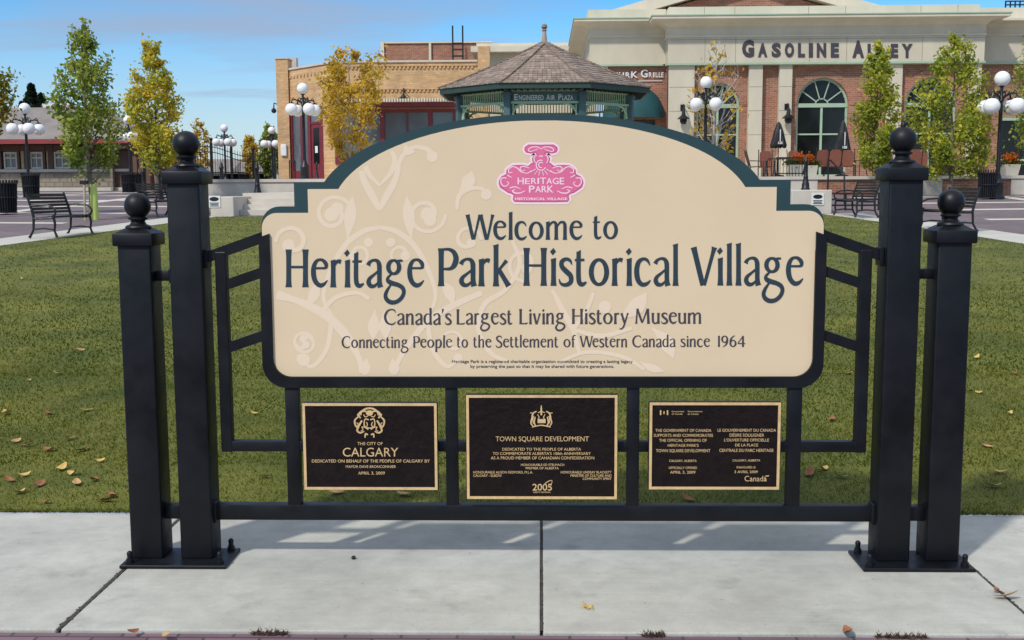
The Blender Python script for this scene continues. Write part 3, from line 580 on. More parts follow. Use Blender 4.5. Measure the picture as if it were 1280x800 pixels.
line([('Connecting',427,510.2,434.8,420.6),('People',516.3,564.8,434.5,420.4),('to',571,585,434.4,420.3),('the',591.4,614,434.3,420.2),('Settlement',619.6,697.8,434.2,420),('of',704.2,719.6,434,419.9),
      ('Western',724.4,784,433.9,419.8),('Canada',790.3,844,433.8,419.7),('since',850.4,887.3,433.6,419.6),('1964',896.8,931.6,433.5,419.5)], M['ink2'])
mbx = MB(); bfont_mb(mbx, 'Heritage Park is a registered charitable organization committed to creating a lasting legacy', 565, 791, 453.6, 449.6, YL, .012); mbx.build('lettering', M['ink2'], pan); mbx = MB()
bfont_mb(mbx, 'by preserving the past so that it may be shared with future generations.', 588, 767.5, 459.7, 455.7, YL, .012); mbx.build('lettering', M['ink2'], pan)
# pink emblem
ex = lambda p: (600+p[0]/7.273, 160+p[1]/7.273)
HB = [(555,152),(500,150),(440,150),(408,172),(402,195),(415,222),(455,232),(500,226),(516,232),(505,242),(480,258),(472,285),(482,315),(462,322),(445,340),(430,345),(400,335),(350,335),(300,338),(265,358),(240,382),(238,418),(195,440),(172,478),(170,505),(182,540),(225,570),(255,590),(290,600),(305,615),(298,650),(312,672),(420,675),(555,675)]
def emb(grow, Y, m, name):
    pts = [(x, y) for x, y in HB]+[(1110-x, y) for x, y in reversed(HB[1:-1])]
    k = len(pts); out = []
    for i in range(k):
        a, b = pts[i-1], pts[(i+1) % k]; d = (b[0]-a[0], b[1]-a[1]); L = math.hypot(*d) or 1
        out.append((pts[i][0]+grow*-d[1]/L*-1*-1, pts[i][1]+grow*d[0]/L*-1*-1))
    q = [at(*ex(p), Y) for p in out]
    return MB().add(q, [tuple(range(k))]), name, m
def put(t, par): return t[0].build(t[1], t[2], par)
sgn = 1 if emb(20, YT, None, '')[0].v and max(v[2] for v in emb(20, YT, None, '')[0].v) > max(v[2] for v in emb(0, YT, None, '')[0].v) else -1
put(emb(sgn*20, YT-.0006, M['pink_l'], 'emblem_outline'), pan); put(emb(0, YT-.0010, M['pink_d'], 'emblem_rim'), pan); put(emb(-sgn*12, YT-.0014, M['pink'], 'emblem_ground'), pan)
em = MB(); YE = YT-.0018; pk[0] = 0
def es(pts): ink(em, [(*ex(p), p[2]/7.273) for p in pts], YE)
for s in (1, -1):
    f = lambda x: 555+s*(x-555)
    es([(f(555),190,6),(f(590),172,8),(f(640),175,8),(f(668),195,8),(f(655),215,7),(f(620),205,6),(f(585),190,5)])
    es([(f(592),245,6),(f(615),262,9),(f(618),292,9),(f(605),318,6)]); es([(f(570),262,10),(f(555),250,8)])
    es([(f(660),365,5),(f(700),350,9),(f(735),352,9),(f(745),378,8),(f(720),392,7),(f(700),378,5)])
    es([(f(690),410,5),(f(735),400,8),(f(775),362,9),(f(815),352,9),(f(850),375,9),(f(845),405,8),(f(815),402,5)])
    es([(f(640),385,5),(f(672),408,8),(f(700),412,4)])
    es([(f(870),455,9),(f(910),455,10),(f(922),490,10),(f(900),525,9),(f(868),525,8),(f(850),500,7),(f(868),485,5)])
    es([(f(700),570,6),(f(745),590,10),(f(790),590,11),(f(815),572,9),(f(790),558,6)]); es([(f(740),555,5),(f(790),535,9),(f(840),545,9)]); es([(f(820),450,5),(f(850),435,9),(f(865),425,5)])
    for a in (12, 32, 52): es([(555+s*62*math.sin(R(a)), 335+62*math.cos(R(a)), 7), (555+s*(98+a*.5)*math.sin(R(a)), 335+(98+a*.2)*math.cos(R(a)), 5)])
es([(555+44*math.cos(t), 338+46*math.sin(t), 9) for t in [R(-70-i*22) for i in range(13)]]); es([(555+22*math.cos(t), 336+24*math.sin(t), 8) for t in [R(-40-i*28) for i in range(10)]])
def ebf(t, x0, x1, b, tp, bold): bfont_mb(em, t, *[600+q/7.273 for q in (x0, x1)], *[160+q/7.273 for q in (b, tp)], YE-.0006, bold)
for wd, x0, x1, b, t in (('H',342,398,512,448),('E',408,455,510,455),('R',465,515,508,452),('I',523,538,508,450),('T',546,602,508,448),('A',604,656,509,452),('G',660,716,510,452),('E',724,766,512,448),
                         ('P',445,498,586,520),('A',502,555,584,526),('R',560,608,584,524),('K',612,668,586,520)): ebf(wd, x0, x1, b, t, .012)
ebf('HISTORICAL VILLAGE', 318, 795, 655, 632, .03)
em.build('emblem_lettering', M['pink_l'], pan)

# bronze plaques
def plaque(px, texts, name='plaque', lab=None):
    x0, y0, x1, y1 = px; Y = 4.812
    a, b = at(x0, y1, Y), at(x1, y0, Y); c0, c1 = at((x0+x1)/2, y1, Y).z, at((x0+x1)/2, y0, Y).z
    p = MB().rbox(a.x, b.x, Y+.002, Y+.030, c0, c1, .003, 1).build('plaque', M['bronze'], sign)
    if lab: p['label'] = lab
    w = .0115; bd = MB()
    X0, X1, Z0, Z1 = a.x+.003, b.x-.003, c0+.003, c1-.003
    for q in ((X0,X1,Z0,Z0+w),(X0,X1,Z1-w,Z1),(X0,X0+w,Z0+w,Z1-w),(X1-w,X1,Z0+w,Z1-w)): bd.box(q[0],q[1],Y-.002,Y+.0025,q[2],q[3])
    bd.build('plaque_border', M['gold'], p)
    for t in texts: lt = MB(); bfont_mb(lt, t[0], t[1], t[2], t[3], t[4], Y+.0005, t[5]*.35 if len(t) > 5 else .004); lt.build('plaque_lettering', M['gold'], p)
    return p, Y
f1 = lambda x, y: (370+x/5.335, 490+y/5.335)
def T1(s, x0, x1, b, t, bold=.012): return (s, 370+x0/5.335, 370+x1/5.335, 490+b/5.335, 490+t/5.335, bold)
p, Y = plaque((379.8,503.2,546.6,613), [T1('THE CITY OF',410,578,354,333),T1('CALGARY',312,682,430,368,0),T1('DEDICATED ON BEHALF OF THE PEOPLE OF CALGARY BY',106,892,470,449,.02),T1('MAYOR DAVE BRONCONNIER',332,666,506,488),T1('APRIL 3, 2009',414,592,550,530)], lab='bronze plaque with a round crest above the name of the city')
cr_ = MB(); pk[0] = 0; YC = Y-.001
def cs(pts, k, o): ink(cr_, [(o[0]+q[0]/k, o[1]+q[1]/k, q[2]*.62/k) for q in pts], YC)
o5 = (370, 490)
ink(cr_, [(370+(490+60*math.cos(t))/5.335, 490+(155+52*math.sin(t)*.9)/5.335, 2.2) for t in [R(180+i*18) for i in range(11)]], YC)
disc(cr_, 370+490/5.335, 490+140/5.335, 4.5, YC+.0008, 3.5)
for s in (-1, 1):
    f = lambda x: 490+s*x
    cs([(f(20),130,16),(f(50),128,20),(f(72),150,18),(f(60),175,14)], 5.335, o5); cs([(f(75),165,14),(f(98),190,18),(f(92),225,18),(f(70),240,14)], 5.335, o5)
    cs([(f(50),190,18),(f(65),215,20),(f(82),255,20),(f(62),272,18),(f(35),262,14)], 5.335, o5); cs([(f(10),285,14),(f(26),280,18),(f(30),305,10)], 5.335, o5)
    cs([(f(66),140,8),(f(80),150,9),(f(76),168,8)], 5.335, o5); cs([(f(40),150,9),(f(28),166,10),(f(10),160,9)], 5.335, o5); cs([(f(88),205,8),(f(76),212,9),(f(84),240,8)], 5.335, o5); cs([(f(20),200,9),(f(14),220,10),(f(26),238,9)], 5.335, o5); cs([(f(52),232,9),(f(44),250,10),(f(58),262,8)], 5.335, o5)
    cs([(f(5),185,14),(f(30),182,12),(f(34),225,14),(f(8),250,16)], 5.335, o5)
cs([(440,232,9),(490,240,12),(540,232,9)], 5.335, o5)
cr_.build('plaque_crest', M['gold'], p)
T2 = lambda s, x0, x1, b, t, bold=.012: (s, 570+x0/5, 570+x1/5, 480+b/5, 480+t/5, bold)
p, Y = plaque((583,493,772.8,624.6), [T2('TOWN SQUARE DEVELOPMENT',248,830,358,326,0),T2('DEDICATED TO THE PEOPLE OF ALBERTA',290,782,416,398),T2("TO COMMEMORATE ALBERTA'S 100th ANNIVERSARY",230,842,443,425),T2('AS A PROUD MEMBER OF CANADIAN CONFEDERATION',218,864,471,452),
  T2('HONOURABLE ED STELMACH',406,676,512,497),T2('PREMIER OF ALBERTA',436,642,533,518),T2('HONOURABLE ALISON REDFORD, M.L.A.',108,480,559,543),T2('CALGARY - ELBOW',108,286,580,564),
  T2('HONOURABLE LINDSAY BLACKETT',655,972,559,543),T2('MINISTER OF CULTURE AND',716,972,580,564),T2('COMMUNITY SPIRIT',792,972,599,584),T2('2005',478,600,665,622,.03),T2('ALBERTA CENTENNIAL',482,592,681,671)], lab='middle bronze plaque with the town square heading under a shield crest')
cr_ = MB(); pk[0] = 0; YC = Y-.001; o6 = (570, 480)
cs([(505,210,50),(532,212,56),(562,210,50)][:0] or [(510,232,40),(560,232,40)], 5, o6)
for s in (-1, 1):
    f = lambda x: 533+s*x
    cs([(f(24),190,8),(f(14),208,9),(f(22),222,8)], 5, o6); cs([(f(46),200,8),(f(52),222,9),(f(50),248,8)], 5, o6)
    cs([(f(30),170,10),(f(52),185,16),(f(58),215,16),(f(64),245,14),(f(48),268,10)], 5, o6); cs([(f(38),205,12),(f(44),240,14),(f(34),266,12)], 5, o6); cs([(f(50),182,8),(f(70),180,8)], 5, o6)
cs([(475,270,8),(505,262,10),(533,258,12),(560,262,10),(592,270,8)], 5, o6); cs([(533,195,18),(533,160,16),(533,132,6)], 5, o6); cs([(512,180,8),(533,172,10),(556,180,8)], 5, o6)
cs([(540,640,6),(570,612,8),(600,605,6),(588,650,5)], 5, o6)
cr_.build('plaque_crest', M['gold'], p)
T3 = lambda s, x0, x1, b, t, bold=.012: (s, 790+x0/5, 790+x1/5, 480+b/5, 480+t/5, bold)
p, Y = plaque((810.2,502.3,977.2,612.6), [T3('Government',248,326,176,166),T3('of Canada',248,316,192,182),T3('Gouvernement',348,440,176,166),T3('du Canada',348,416,192,182),
  T3('THE GOVERNMENT OF CANADA',146,496,299,280),T3('SUPPORTS AND COMMEMORATES',136,506,330,311),T3('THE OFFICIAL OPENING OF',170,468,361,342),T3("HERITAGE PARK'S",224,416,392,374),T3('TOWN SQUARE DEVELOPMENT',150,490,426,406),
  T3('LE GOUVERNEMENT DU CANADA',535,900,298,279),T3('DÉSIRE SOULIGNER',610,826,329,309),T3("L'OUVERTURE OFFICIELLE",576,856,359,340),T3('DE LA PLACE',645,788,390,372),T3('CENTRALE DU PARC HERITAGE',546,884,424,404),
  T3('CALGARY, ALBERTA',232,404,487,472),T3('OFFICIALLY OPENED',230,406,531,515),T3('APRIL 3, 2009',238,396,560,542),T3('CALGARY, ALBERTA',628,802,484,470),T3('INAUGURÉE LE',654,772,527,513),T3('3 AVRIL 2009',640,786,557,540),
  T3('Canadä'.replace('ä', 'a'),704,842,608,572,0)], lab='bronze plaque with two columns of text and a small flag')
cr_ = MB(); pk[0] = 0; YC = Y-.001; o7 = (790, 480)
for a, b in ((172,186),(215,229)): cs([((a+b)/2,164,b-a),((a+b)/2,194,b-a)], 5, o7)
cs([(200,169,3),(200,178,13),(200,190,3)], 5, o7); cs([(832,572,3),(832,608,7)], 5, o7); cs([(836,576,9),(856,574,9)], 5, o7)
cr_.build('plaque_crest', M['gold'], p)

# ================================================================ right building: the brick and cream museum hall
def pbox(mb, x0, y0, x1, y1, Y, dep, back=None):
    """box whose front face covers those pixels on the plane Y"""
    xm, ym = (x0+x1)/2, (y0+y1)/2
    return mb.box(X_(x0, Y, ym), X_(x1, Y, ym), Y, Y+dep, at(xm, y1, Y).z, at(xm, y0, Y).z)
TZ = 2.05                                                     # terrace level
YM, YW = 52.0, 53.2                                           # main front, recessed wings
hall = thing('museum_hall', 'red brick and cream hall with arched windows and deep cornice', 'building', (10, YM, TZ))
Xm = lambda x, Y=YM: X_(x, Y, 120)
zt = lambda y, Y=YM: at(1000, y, Y).z
def arch_wall(mb, x0, x1, z0, z1, ax0, ax1, zs, y0, y1):
    c, r = (ax0+ax1)/2, (ax1-ax0)/2
    mb.prism([(x0, z0), (ax0, z0), (ax0, zs)]+[(c-r*math.cos(t), zs+r*1.05*math.sin(t)) for t in [math.pi*i/20 for i in range(1, 20)]]+[(ax1, zs), (ax1, z0), (x1, z0), (x1, z1), (x0, z1)], y0, y1)
def arch_win(x0, x1, zs, z0, Y, red):
    """window of the hall: glass, frame, fan bars"""
    c, r = (x0+x1)/2, (x1-x0)/2
    fr = MB()
    ringp = [(c-r*math.cos(t), zs+r*1.05*math.sin(t)) for t in [math.pi*i/20 for i in range(21)]]
    for a, b in zip(ringp, ringp[1:]): fr.bar((a[0]*.97+c*.03, Y, a[1]-.04), (b[0]*.97+c*.03, Y, b[1]-.04), .10, .12)
    for x in (x0+.05, c, x1-.05): fr.box(x-.05, x+.05, Y-.05, Y+.05, z0, zs)
    fr.box(x0, x1, Y-.075, Y+.06, zs-.09, zs+.09); fr.box(x0+.1, x1-.1, Y-.045, Y+.045, zs-1.34, zs-1.27); fr.box(x0+.1, x1-.1, Y-.045, Y+.045, z0, z0+.12)
    for a in (35, 72, 108, 145): fr.bar((c+.28*math.cos(R(a)), Y, zs+.28*math.sin(R(a))), (c+r*.97*math.cos(R(a)), Y, zs+r*1.0*math.sin(R(a))), .045, .05)
    for i in range(8): a, b = math.pi*i/8, math.pi*(i+1)/8; fr.bar((c+.3*math.cos(a), Y, zs+.3*math.sin(a)), (c+.3*math.cos(b), Y, zs+.3*math.sin(b)), .05, .05)
    f = fr.build('window', M['green_trim'], hall)
    MB().prism([(x0+.04, z0), (x1-.04, z0), (x1-.04, zs)]+[(c+(r-.04)*math.cos(t), zs+(r*1.05-.04)*math.sin(t)) for t in [math.pi*i/20 for i in range(1, 20)]]+[(x0+.04, zs)], Y+.02, Y+.04).build('pane', M['glass'], f)
    rg = MB()
    for i in range(24):
        a, b = math.pi*i/24, math.pi*(i+1)/24
        q = [(c+rr*math.cos(t), zs+rr*1.03*math.sin(t)) for rr, t in ((r+.02, a), (r+.34, a), (r+.34, b), (r+.02, b))]; rg.prism(q, YM+.27, YM+.32)
    rg.build('brick_arch', M['brick_red'], f)
zf = zt(78); ZB = TZ-.3
bw = MB(); YB_ = YM+.3
XA, XE = Xm(836), Xm(1226)
W = [(Xm(872), Xm(926)), (Xm(998), Xm(1063)), (Xm(1135), Xm(1199))]
edges = [XA, Xm(962), Xm(1099), XE]
for (a, b), x0, x1 in zip(W, edges, edges[1:]): arch_wall(bw, x0, x1, ZB, zf, a, b, zt(131), YB_, YB_+.5)
pbox(bw, 760, 78, 838, 240, YW+.1, .5)
bw.box(XE, XE+1.35, YW+.1, YW+.6, ZB, zf); bw.box(XE+2.9, XE+9, YW+.1, YW+.6, ZB, zf); bw.box(XE+1.35, XE+2.9, YW+.1, YW+.6, TZ+2.75, zf)
bw.build('brick_wall', M['brick_red'], hall)
for a, b in W: arch_win(a, b, zt(131), TZ+.05, YB_+.2, 0)
for a, b in ((836,868),(936,953),(974,990),(1110,1127.5),(1212,1226)):
    x0, x1 = Xm(a), Xm(b); pl = MB(); pl.box(x0, x1, YM+.02, YM+.6, ZB, zf); pl.box(x0-.05, x1+.05, YM-.03, YM+.55, TZ, TZ+1.05); pl.build('pilaster', M['stucco'], hall)
fz = MB(); fz.box(XA-.06, XE+.05, YM-.08, YM+1.5, zf, zt(46)); fz.box(X_(737, YW, 60), XA+.4, YW-.08, YW+11, zt(79, YW), zt(45, YW)); fz.box(XE-.2, XE+10, YW-.08, YW+5, zt(80, YW), zt(47, YW)); fz.build('frieze', M['stucco'], hall)
ls = MB(); ls.box(XA-.12, XE+.10, YM-.14, YM+.3, zf-.09, zf-.002); ls.box(X_(737, YW, 60)-.04, XA-.15, YW-.14, YW+.3, zt(79, YW)-.08, zt(79, YW)-.002); ls.box(XE+.14, XE+10, YW-.14, YW+.3, zt(80, YW)-.08, zt(80, YW)-.002); ls.build('frieze_trim', M['green_trim'], hall)
co = MB()
def cornice(x0, x1, Y, dep, zb, zt_, out, la, ra):
    n = 5; h = zt_-zb
    prof = [(-.05, -.001), (.05, .0), (.06, .10*h), (.02, .11*h), (.03, .55*h), (.22*out, .70*h), (.5*out, .80*h), (out-.05, .83*h), (out, .86*h), (out, h)]
    for (o0, z0), (o1, z1) in zip(prof, prof[1:]):
        vs = []
        for o, z in ((o0, z0), (o1, z1)):
            xa, xb = x0-(o if la else 0), x1+(o if ra else 0); vs += [(xa, Y-o, zb+z), (xb, Y-o, zb+z), (xb, Y+dep, zb+z), (xa, Y+dep, zb+z)]
        co.add(vs, [(0,1,5,4), (3,0,4,7), (1,2,6,5)])
    xa, xb = x0-(out if la else 0), x1+(out if ra else 0); co.add([(xa,Y-out,zt_),(xb,Y-out,zt_),(xb,Y+dep,zt_),(xa,Y+dep,zt_)], [(0,1,2,3)])
cornice(XA-.06, XE+.05, YM-.08, 1.5, zt(46)+.002, zt(22), .80, True, True)
cornice(X_(737, YW, 60), XA+.3, YW-.08, 11, zt(45, YW)+.002, zt(24.5, YW), .74, True, False)
cornice(XE+.2, XE+10, YW-.08, 5, zt(47, YW)+.002, zt(28, YW), .74, False, False)
co.build('cornice', M['stucco2'], hall)
ct = MB(); o = .84; ct.box(XA-.06-o, XE+.05+o, YM-.08-o, YM+.5, zt(22)+.002, zt(20.6)); ct.box(X_(737, YW, 60)-.78, XA-.9, YW-.86, YW+9, zt(24.5, YW)+.002, zt(23.2, YW)); ct.build('cornice_flashing', M['green_trim'], hall)
pp = MB(); pp.box(XA+.0, XE-.1, YM+.3, YM+2.5, zt(20.6)+.003, zt(6)); pp.box(X_(735, YW, 20), XA-.02, YW+.2, YW+10, zt(23.2, YW)+.003, zt(9, YW)); pp.box(XE, XE+10, YW+.2, YW+4, zt(28, YW)+.003, zt(11, YW)); pp.build('parapet', M['stucco2'], hall)
# gable behind the parapet
gb = MB(); xa, xb, xc = Xm(800), Xm(1094), Xm(947); zg = zt(8); zp = zt(-34)
gb.prism([(xa, zg), (xb, zg), (xc, zp)], YM+3, YM+6); gb.build('gable', M['brick_red'], hall)
gr = MB(); gr.prism([(xa-.3, zg), (xc, zp+.1), (xc, zp+.65), (xa-2.2, zg+.02)], YM+2.5, YM+6.2); gr.prism([(xb+.3, zg), (xb+2.2, zg+.02), (xc, zp+.651), (xc, zp+.101)], YM+2.5, YM+6.2)
gr.build('gable_cornice', M['stucco2'], hall)
jn = MB()
for x in (880, 918, 1010, 1056, 1150, 1196): jn.box(Xm(x)-.012, Xm(x)+.012, YM-.083, YM-.079, zf+.01, zt(46)-.02); jn.box(Xm(x)-.012, Xm(x)+.012, YM+.297, YM+.301, zt(20)+.05, zt(6)-.02)
jn.box(XA-.05, XE+.04, YM-.084, YM-.0795, zt(49.2), zt(48.6))
for y in (108, 138, 168):
    for a, b in ((836,868),(936,953),(974,990),(1110,1127.5)): jn.box(Xm(a)+.01, Xm(b)-.01, YM+.016, YM+.021, zt(y)-.012, zt(y)+.012)
M['joint_line'] = mat('stucco_joint', srgb(150,138,122), .95, .2, 4); jn.build('panel_joint', M['joint_line'], hall)
# raised sign letters
M['letter'] = mat('charcoal_sign_letter', srgb(66,60,66), .5, .1, 4)
lm = MB()
for ch, x0, x1, t in (('G',927.5,942.5,50.3),('A',947.5,959,54),('S',964.5,976,54),('O',981,992.5,54),('L',997.5,1006,54),('I',1011,1016,54),('N',1021,1032.5,54),('E',1038.5,1048.5,54),
                   ('A',1065.5,1080,51),('L',1084.5,1093.5,55),('L',1099,1108.5,55),('E',1113.5,1122.5,55),('Y',1127,1140.5,55)):
    if x0 == 1065.5: lm.build('sign_lettering', M['letter'], hall); lm = MB()
    bfont_mb(lm, ch, x0, x1, 70+(x0-927)*.0055, t, YM-.09, .055, .02)
lm.build('sign_lettering', M['letter'], hall)
lm = MB()
for ch, x0, x1, t in (('S',743,751,90),('E',752,757,91),('L',758,763,91),('K',776+.5,783,90),('I',771,773,91),('R',786.5,792.5,91.5),('K',794,800,91)): pass
for ch, x0, x1, t in (('S',749,757,87),('E',758.5,763,90),('L',765,769,90),('K',771,776.5,90),('I',778.5,780,90),('R',782,787.5,90),('K',789,797,89)): bfont_mb(lm, ch, x0, x1, 97, t, YW+.04, .02, .02)
lm.build('sign_lettering', M['white'], hall); lm = MB()
for ch, x0, x1, t in (('G',801,809.5,86.5),('R',811,815,90),('I',816.5,818,90),('L',819.5,822.5,90),('L',823.5,826,90),('E',826.7,829.5,90)): bfont_mb(lm, ch, x0, x1, 96.5, t, YW+.04, .02, .02)
lm.build('sign_lettering', M['white'], hall); lm = MB(); pbox(lm, 790, 100.8, 828, 101.6, YW+.05, .03); lm.build('sign_underline', M['white'], hall)
# dome awning over the grille door
M['awning'] = mat('dark_green_awning', srgb(22,72,74), .7, .15, 2)
aw = MB(); ac = X_(792, YW, 130); ar = X_(831, YW, 130)-ac; zb = at(800, 148, YW).z; n = 10
vs, fs = [], []
for i in range(n+1):
    for j in range(17):
        e, a = math.pi/2*i/n, math.pi*j/16; vs.append((ac-ar*math.cos(a)*math.cos(e), YW-.02-1.15*math.sin(a)*math.cos(e)*1.0, zb+.0+(ar*1.06)*math.sin(e)))
for i in range(n):
    for j in range(16): fs.append((i*17+j, i*17+j+1, (i+1)*17+j+1, (i+1)*17+j))
aw.add(vs, fs); aw.build('awning', M['awning'], hall, True)
MB().box(ac-1.0, ac+1.0, YW+.06, YW+.12, TZ, zb-.1).build('door', M['glass'], hall)
# doorway of the right wing
dd = MB(); xd0, xd1 = XE+1.35, XE+2.9
for x in (xd0, xd1-.12): dd.box(x, x+.12, YW+.05, YW+.25, TZ, TZ+2.75)
dd.box(xd0, xd1, YW+.06, YW+.24, TZ+2.62, TZ+2.75); dd.box(xd0, xd1, YW+.07, YW+.23, TZ+.75, TZ+.85)
d_ = dd.build('door', M['green_trim'], hall); MB().box(xd0+.1, xd1-.1, YW+.14, YW+.16, TZ, TZ+2.65).build('pane', M['glass'], d_)
# rooftop rail
rt = MB(); Yr = YW+6
for x in (1257, 1263, 1269, 1275, 1281): X = X_(x, Yr, 5); rt.tube([(X, Yr, at(1265, 13, Yr).z), (X, Yr, at(1265, 1, Yr).z)], .04, 6)
for y in (1.5, 6): rt.tube([(X_(1257, Yr, 5), Yr, at(1265, y, Yr).z), (X_(1284, Yr, 5), Yr, at(1265, y, Yr).z)], .035, 6)
rt.build('roof_rail', M['iron'], hall)
# wall lanterns
def sconce(px, py, Y, h):
    b = at(px, py, Y); w = thing('wall_lantern', '', 'wall lamp', b, 'gooseneck wall lanterns on the hall'); 
    MB().box(b.x-.10, b.x+.10, b.y-.03, b.y-.002, b.z+.35, b.z+.62).build('wall_bracket', M['iron'], w)
    MB().tube([(b.x, b.y-.02, b.z+.5), (b.x, b.y-.2, b.z+.62), (b.x, b.y-.38, b.z+.55), (b.x, b.y-.40, b.z+.35)], .03, 8).build('arm', M['iron'], w)
    MB().lathe([(.05,.42),(.07,.30),(.10,.12),(.24,.0),(.30,-.05),(.28,-.055)], (b.x, b.y-.40, b.z), 14).build('lamp_shade', M['iron'], w, True)
    MB().lathe([(.16,-.05),(.17,-.15),(.12,-.27),(.03,-.30)], (b.x, b.y-.40, b.z), 12).build('lantern_glass', M['glass'], w, True)
    return w
sconce(853, 148, YM+.02, 1)['label'] = 'black gooseneck wall lantern on the wide pilaster beside the green dome awning'
sconce(983, 147, YM+.02, 1)['label'] = 'black gooseneck wall lantern on the narrow pilaster left of the full arched window'

# ================================================================ rear red volume and cream block
rv = thing('brick_rooftop_block', 'plain red brick rooftop block behind the tan brick shop', 'building', (-6, 72, 3))
a, b = X_(478, 72, 60), X_(615, 72, 60); MB().box(a, b, 72, 80, 2, at(550, 54, 72).z).build('brick_wall', M['brick_red'], rv)
MB().box(a-.1, b, 71.9, 80, at(550, 54, 72).z+.002, at(550, 52.3, 72).z).build('coping', M['stucco2'], rv)
tr = MB(); pbox(tr, 476, 52, 480, 80, 71.85, .2); pbox(tr, 536, 54, 539, 80, 71.85, .1); tr.build('wall_trim', M['stucco2'], rv)
ld = MB(); 
for x in (566, 578.5): ld.tube([(X_(x, 71, 60), 71, at(570, 85, 71).z), (X_(x, 71, 60), 71, at(570, 32, 71).z)], .05, 6)
for y in (54, 62, 70): ld.tube([(X_(566, 71, 60), 71, at(570, y, 71).z), (X_(578.5, 71, 60), 71, at(570, y, 71).z)], .045, 6)
l_ = thing('roof_ladder', 'grey metal access ladder rising above the red brick rooftop block', 'ladder', (X_(572, 71, 60), 71, at(570, 85, 71).z)); ld.build('ladder_frame', M['iron'], l_)
rb_ = thing('cream_block', 'cream corniced block seen over the gazebo roof', 'building', (0, 66, 2))
a, b = X_(598, 66, 66), X_(745, 66, 66); MB().box(a, b, 66, 74, 2, at(670, 66, 66).z).build('block_wall', M['stucco'], rb_)
MB().box(a-.4, b, 65.3, 74, at(670, 66, 66).z+.002, at(670, 59, 66).z).build('cornice', M['stucco2'], rb_); MB().box(a-.1, b, 65.8, 74, at(670, 59, 66).z+.003, at(670, 54, 66).z).build('parapet', M['stucco2'], rb_)

# ================================================================ tan brick shop
YT_ = 57.0; ZS = at(500, 223, YT_).z-.1
shop = thing('brick_shop', 'tan brick shop with flat parapet and maroon framed shopfront', 'building', (-8, YT_, ZS))
x1, x2 = X_(420, YT_, 150), X_(612, YT_, 150); ztop = at(500, 78, YT_).z
XL, YL_ = X_(362, 60.4, 150), 60.4                                # far end of the splayed corner
sw = MB()
zw0, zw1 = at(500, 205, YT_).z, at(500, 137, YT_).z                # shop window band
sw.box(x1, x2, YT_, YT_+.4, zw1, ztop); sw.box(x1, x2, YT_, YT_+.4, ZS, zw0); sw.box(X_(570, YT_, 150), x2, YT_+.002, YT_+.4, zw0, zw1)
def splay(a, b, z0, z1, o=0.0, th=.4):
    A, B = Vector((XL, YL_, 0)), Vector((x1, YT_, 0)); d = (B-A).normalized(); n = Vector((d.y, -d.x, 0)); 
    if n.y > 0: n = -n
    L = (B-A).length; p, q = A+d*L*a+n*o, A+d*L*b+n*o; r, s = q-n*th, p-n*th
    return [(p.x,p.y,z0),(q.x,q.y,z0),(r.x,r.y,z0),(s.x,s.y,z0),(p.x,p.y,z1),(q.x,q.y,z1),(r.x,r.y,z1),(s.x,s.y,z1)]
BX = [(0,3,2,1),(4,5,6,7),(0,1,5,4),(1,2,6,5),(2,3,7,6),(3,0,4,7)]
zd = at(395, 133, 58.5).z
sw.add(splay(0,.999,zd,ztop), BX); sw.add(splay(.73,.999,ZS,zd-.001), BX)
sw.box(X_(350, 60.4, 150), x1+1, YL_+.8, YL_+14, ZS, ztop-.2)
sw.build('brick_wall', M['brick_tan'], shop)
q = MB(); q.box(X_(347, 60.3, 150), X_(362, 60.3, 150), 60.2, 61.2, ZS-.2, at(355, 74, 60.3).z); q.build('brick_pier', M['brick_tan'], shop); q = MB(); q.box(X_(597, YT_-.1, 60), X_(612, YT_-.1, 60), YT_-.1, YT_+.7, ztop-.4, at(600, 58, YT_).z); q.build('brick_pier', M['brick_tan'], shop)
q = MB(); q.box(x1-.05, X_(597, YT_, 60)-.02, YT_-.07, YT_+.5, ztop+.002, at(500, 75.5, YT_).z); q.add(splay(0,.98,ztop+.002,at(500,75.5,YT_).z,.07,.5), BX)
q.box(X_(347, 60.3, 150)-.05, X_(362, 60.3, 150)+.05, 60.15, 61.25, at(355, 74, 60.3).z+.001, at(355, 72.8, 60.3).z); q.build('coping', M['concrete_old'], shop)
# brick dentil courses
q = MB()
for y, s in ((86, 5.0), (115, 5.0)):
    z = at(500, y, YT_).z; x = 424
    while x < 594: X = X_(x, YT_, y); q.box(X, X+.10, YT_-.06, YT_, z, z+.12); x += s
    q.box(x1, X_(596, YT_, y), YT_-.075, YT_, z+.122, z+.2); q.build('dentil_course', M['brick_tan'], shop); q = MB()
for t in np.arange(.04, .96, .075): q.add(splay(t, t+.03, at(380, 95, 59).z, at(380, 95, 59).z+.12, .06, .07), BX)
q.build('dentil_course', M['brick_tan'], shop)
q = MB()
for x in (421, 478, 538, 569): X = X_(x, YT_, 160); q.box(X-.11, X+.11, YT_-.06, YT_+.1, zw0, zw1)
q.box(x1, X_(571, YT_, 160), YT_-.07, YT_+.1, zw1-.14, zw1+.002); q.box(x1, X_(571, YT_, 160), YT_-.07, YT_+.1, zw0, zw0+.16)
for x in (450, 509): X = X_(x, YT_, 160); q.box(X-.03, X+.03, YT_-.02, YT_+.1, zw0+.16, zw1-.14)
w_ = q.build('shop_window', M['maroon'], shop); MB().box(x1+.05, X_(569, YT_, 160), YT_+.06, YT_+.08, zw0+.1, zw1-.1).build('pane', M['glass_blue'], w_)
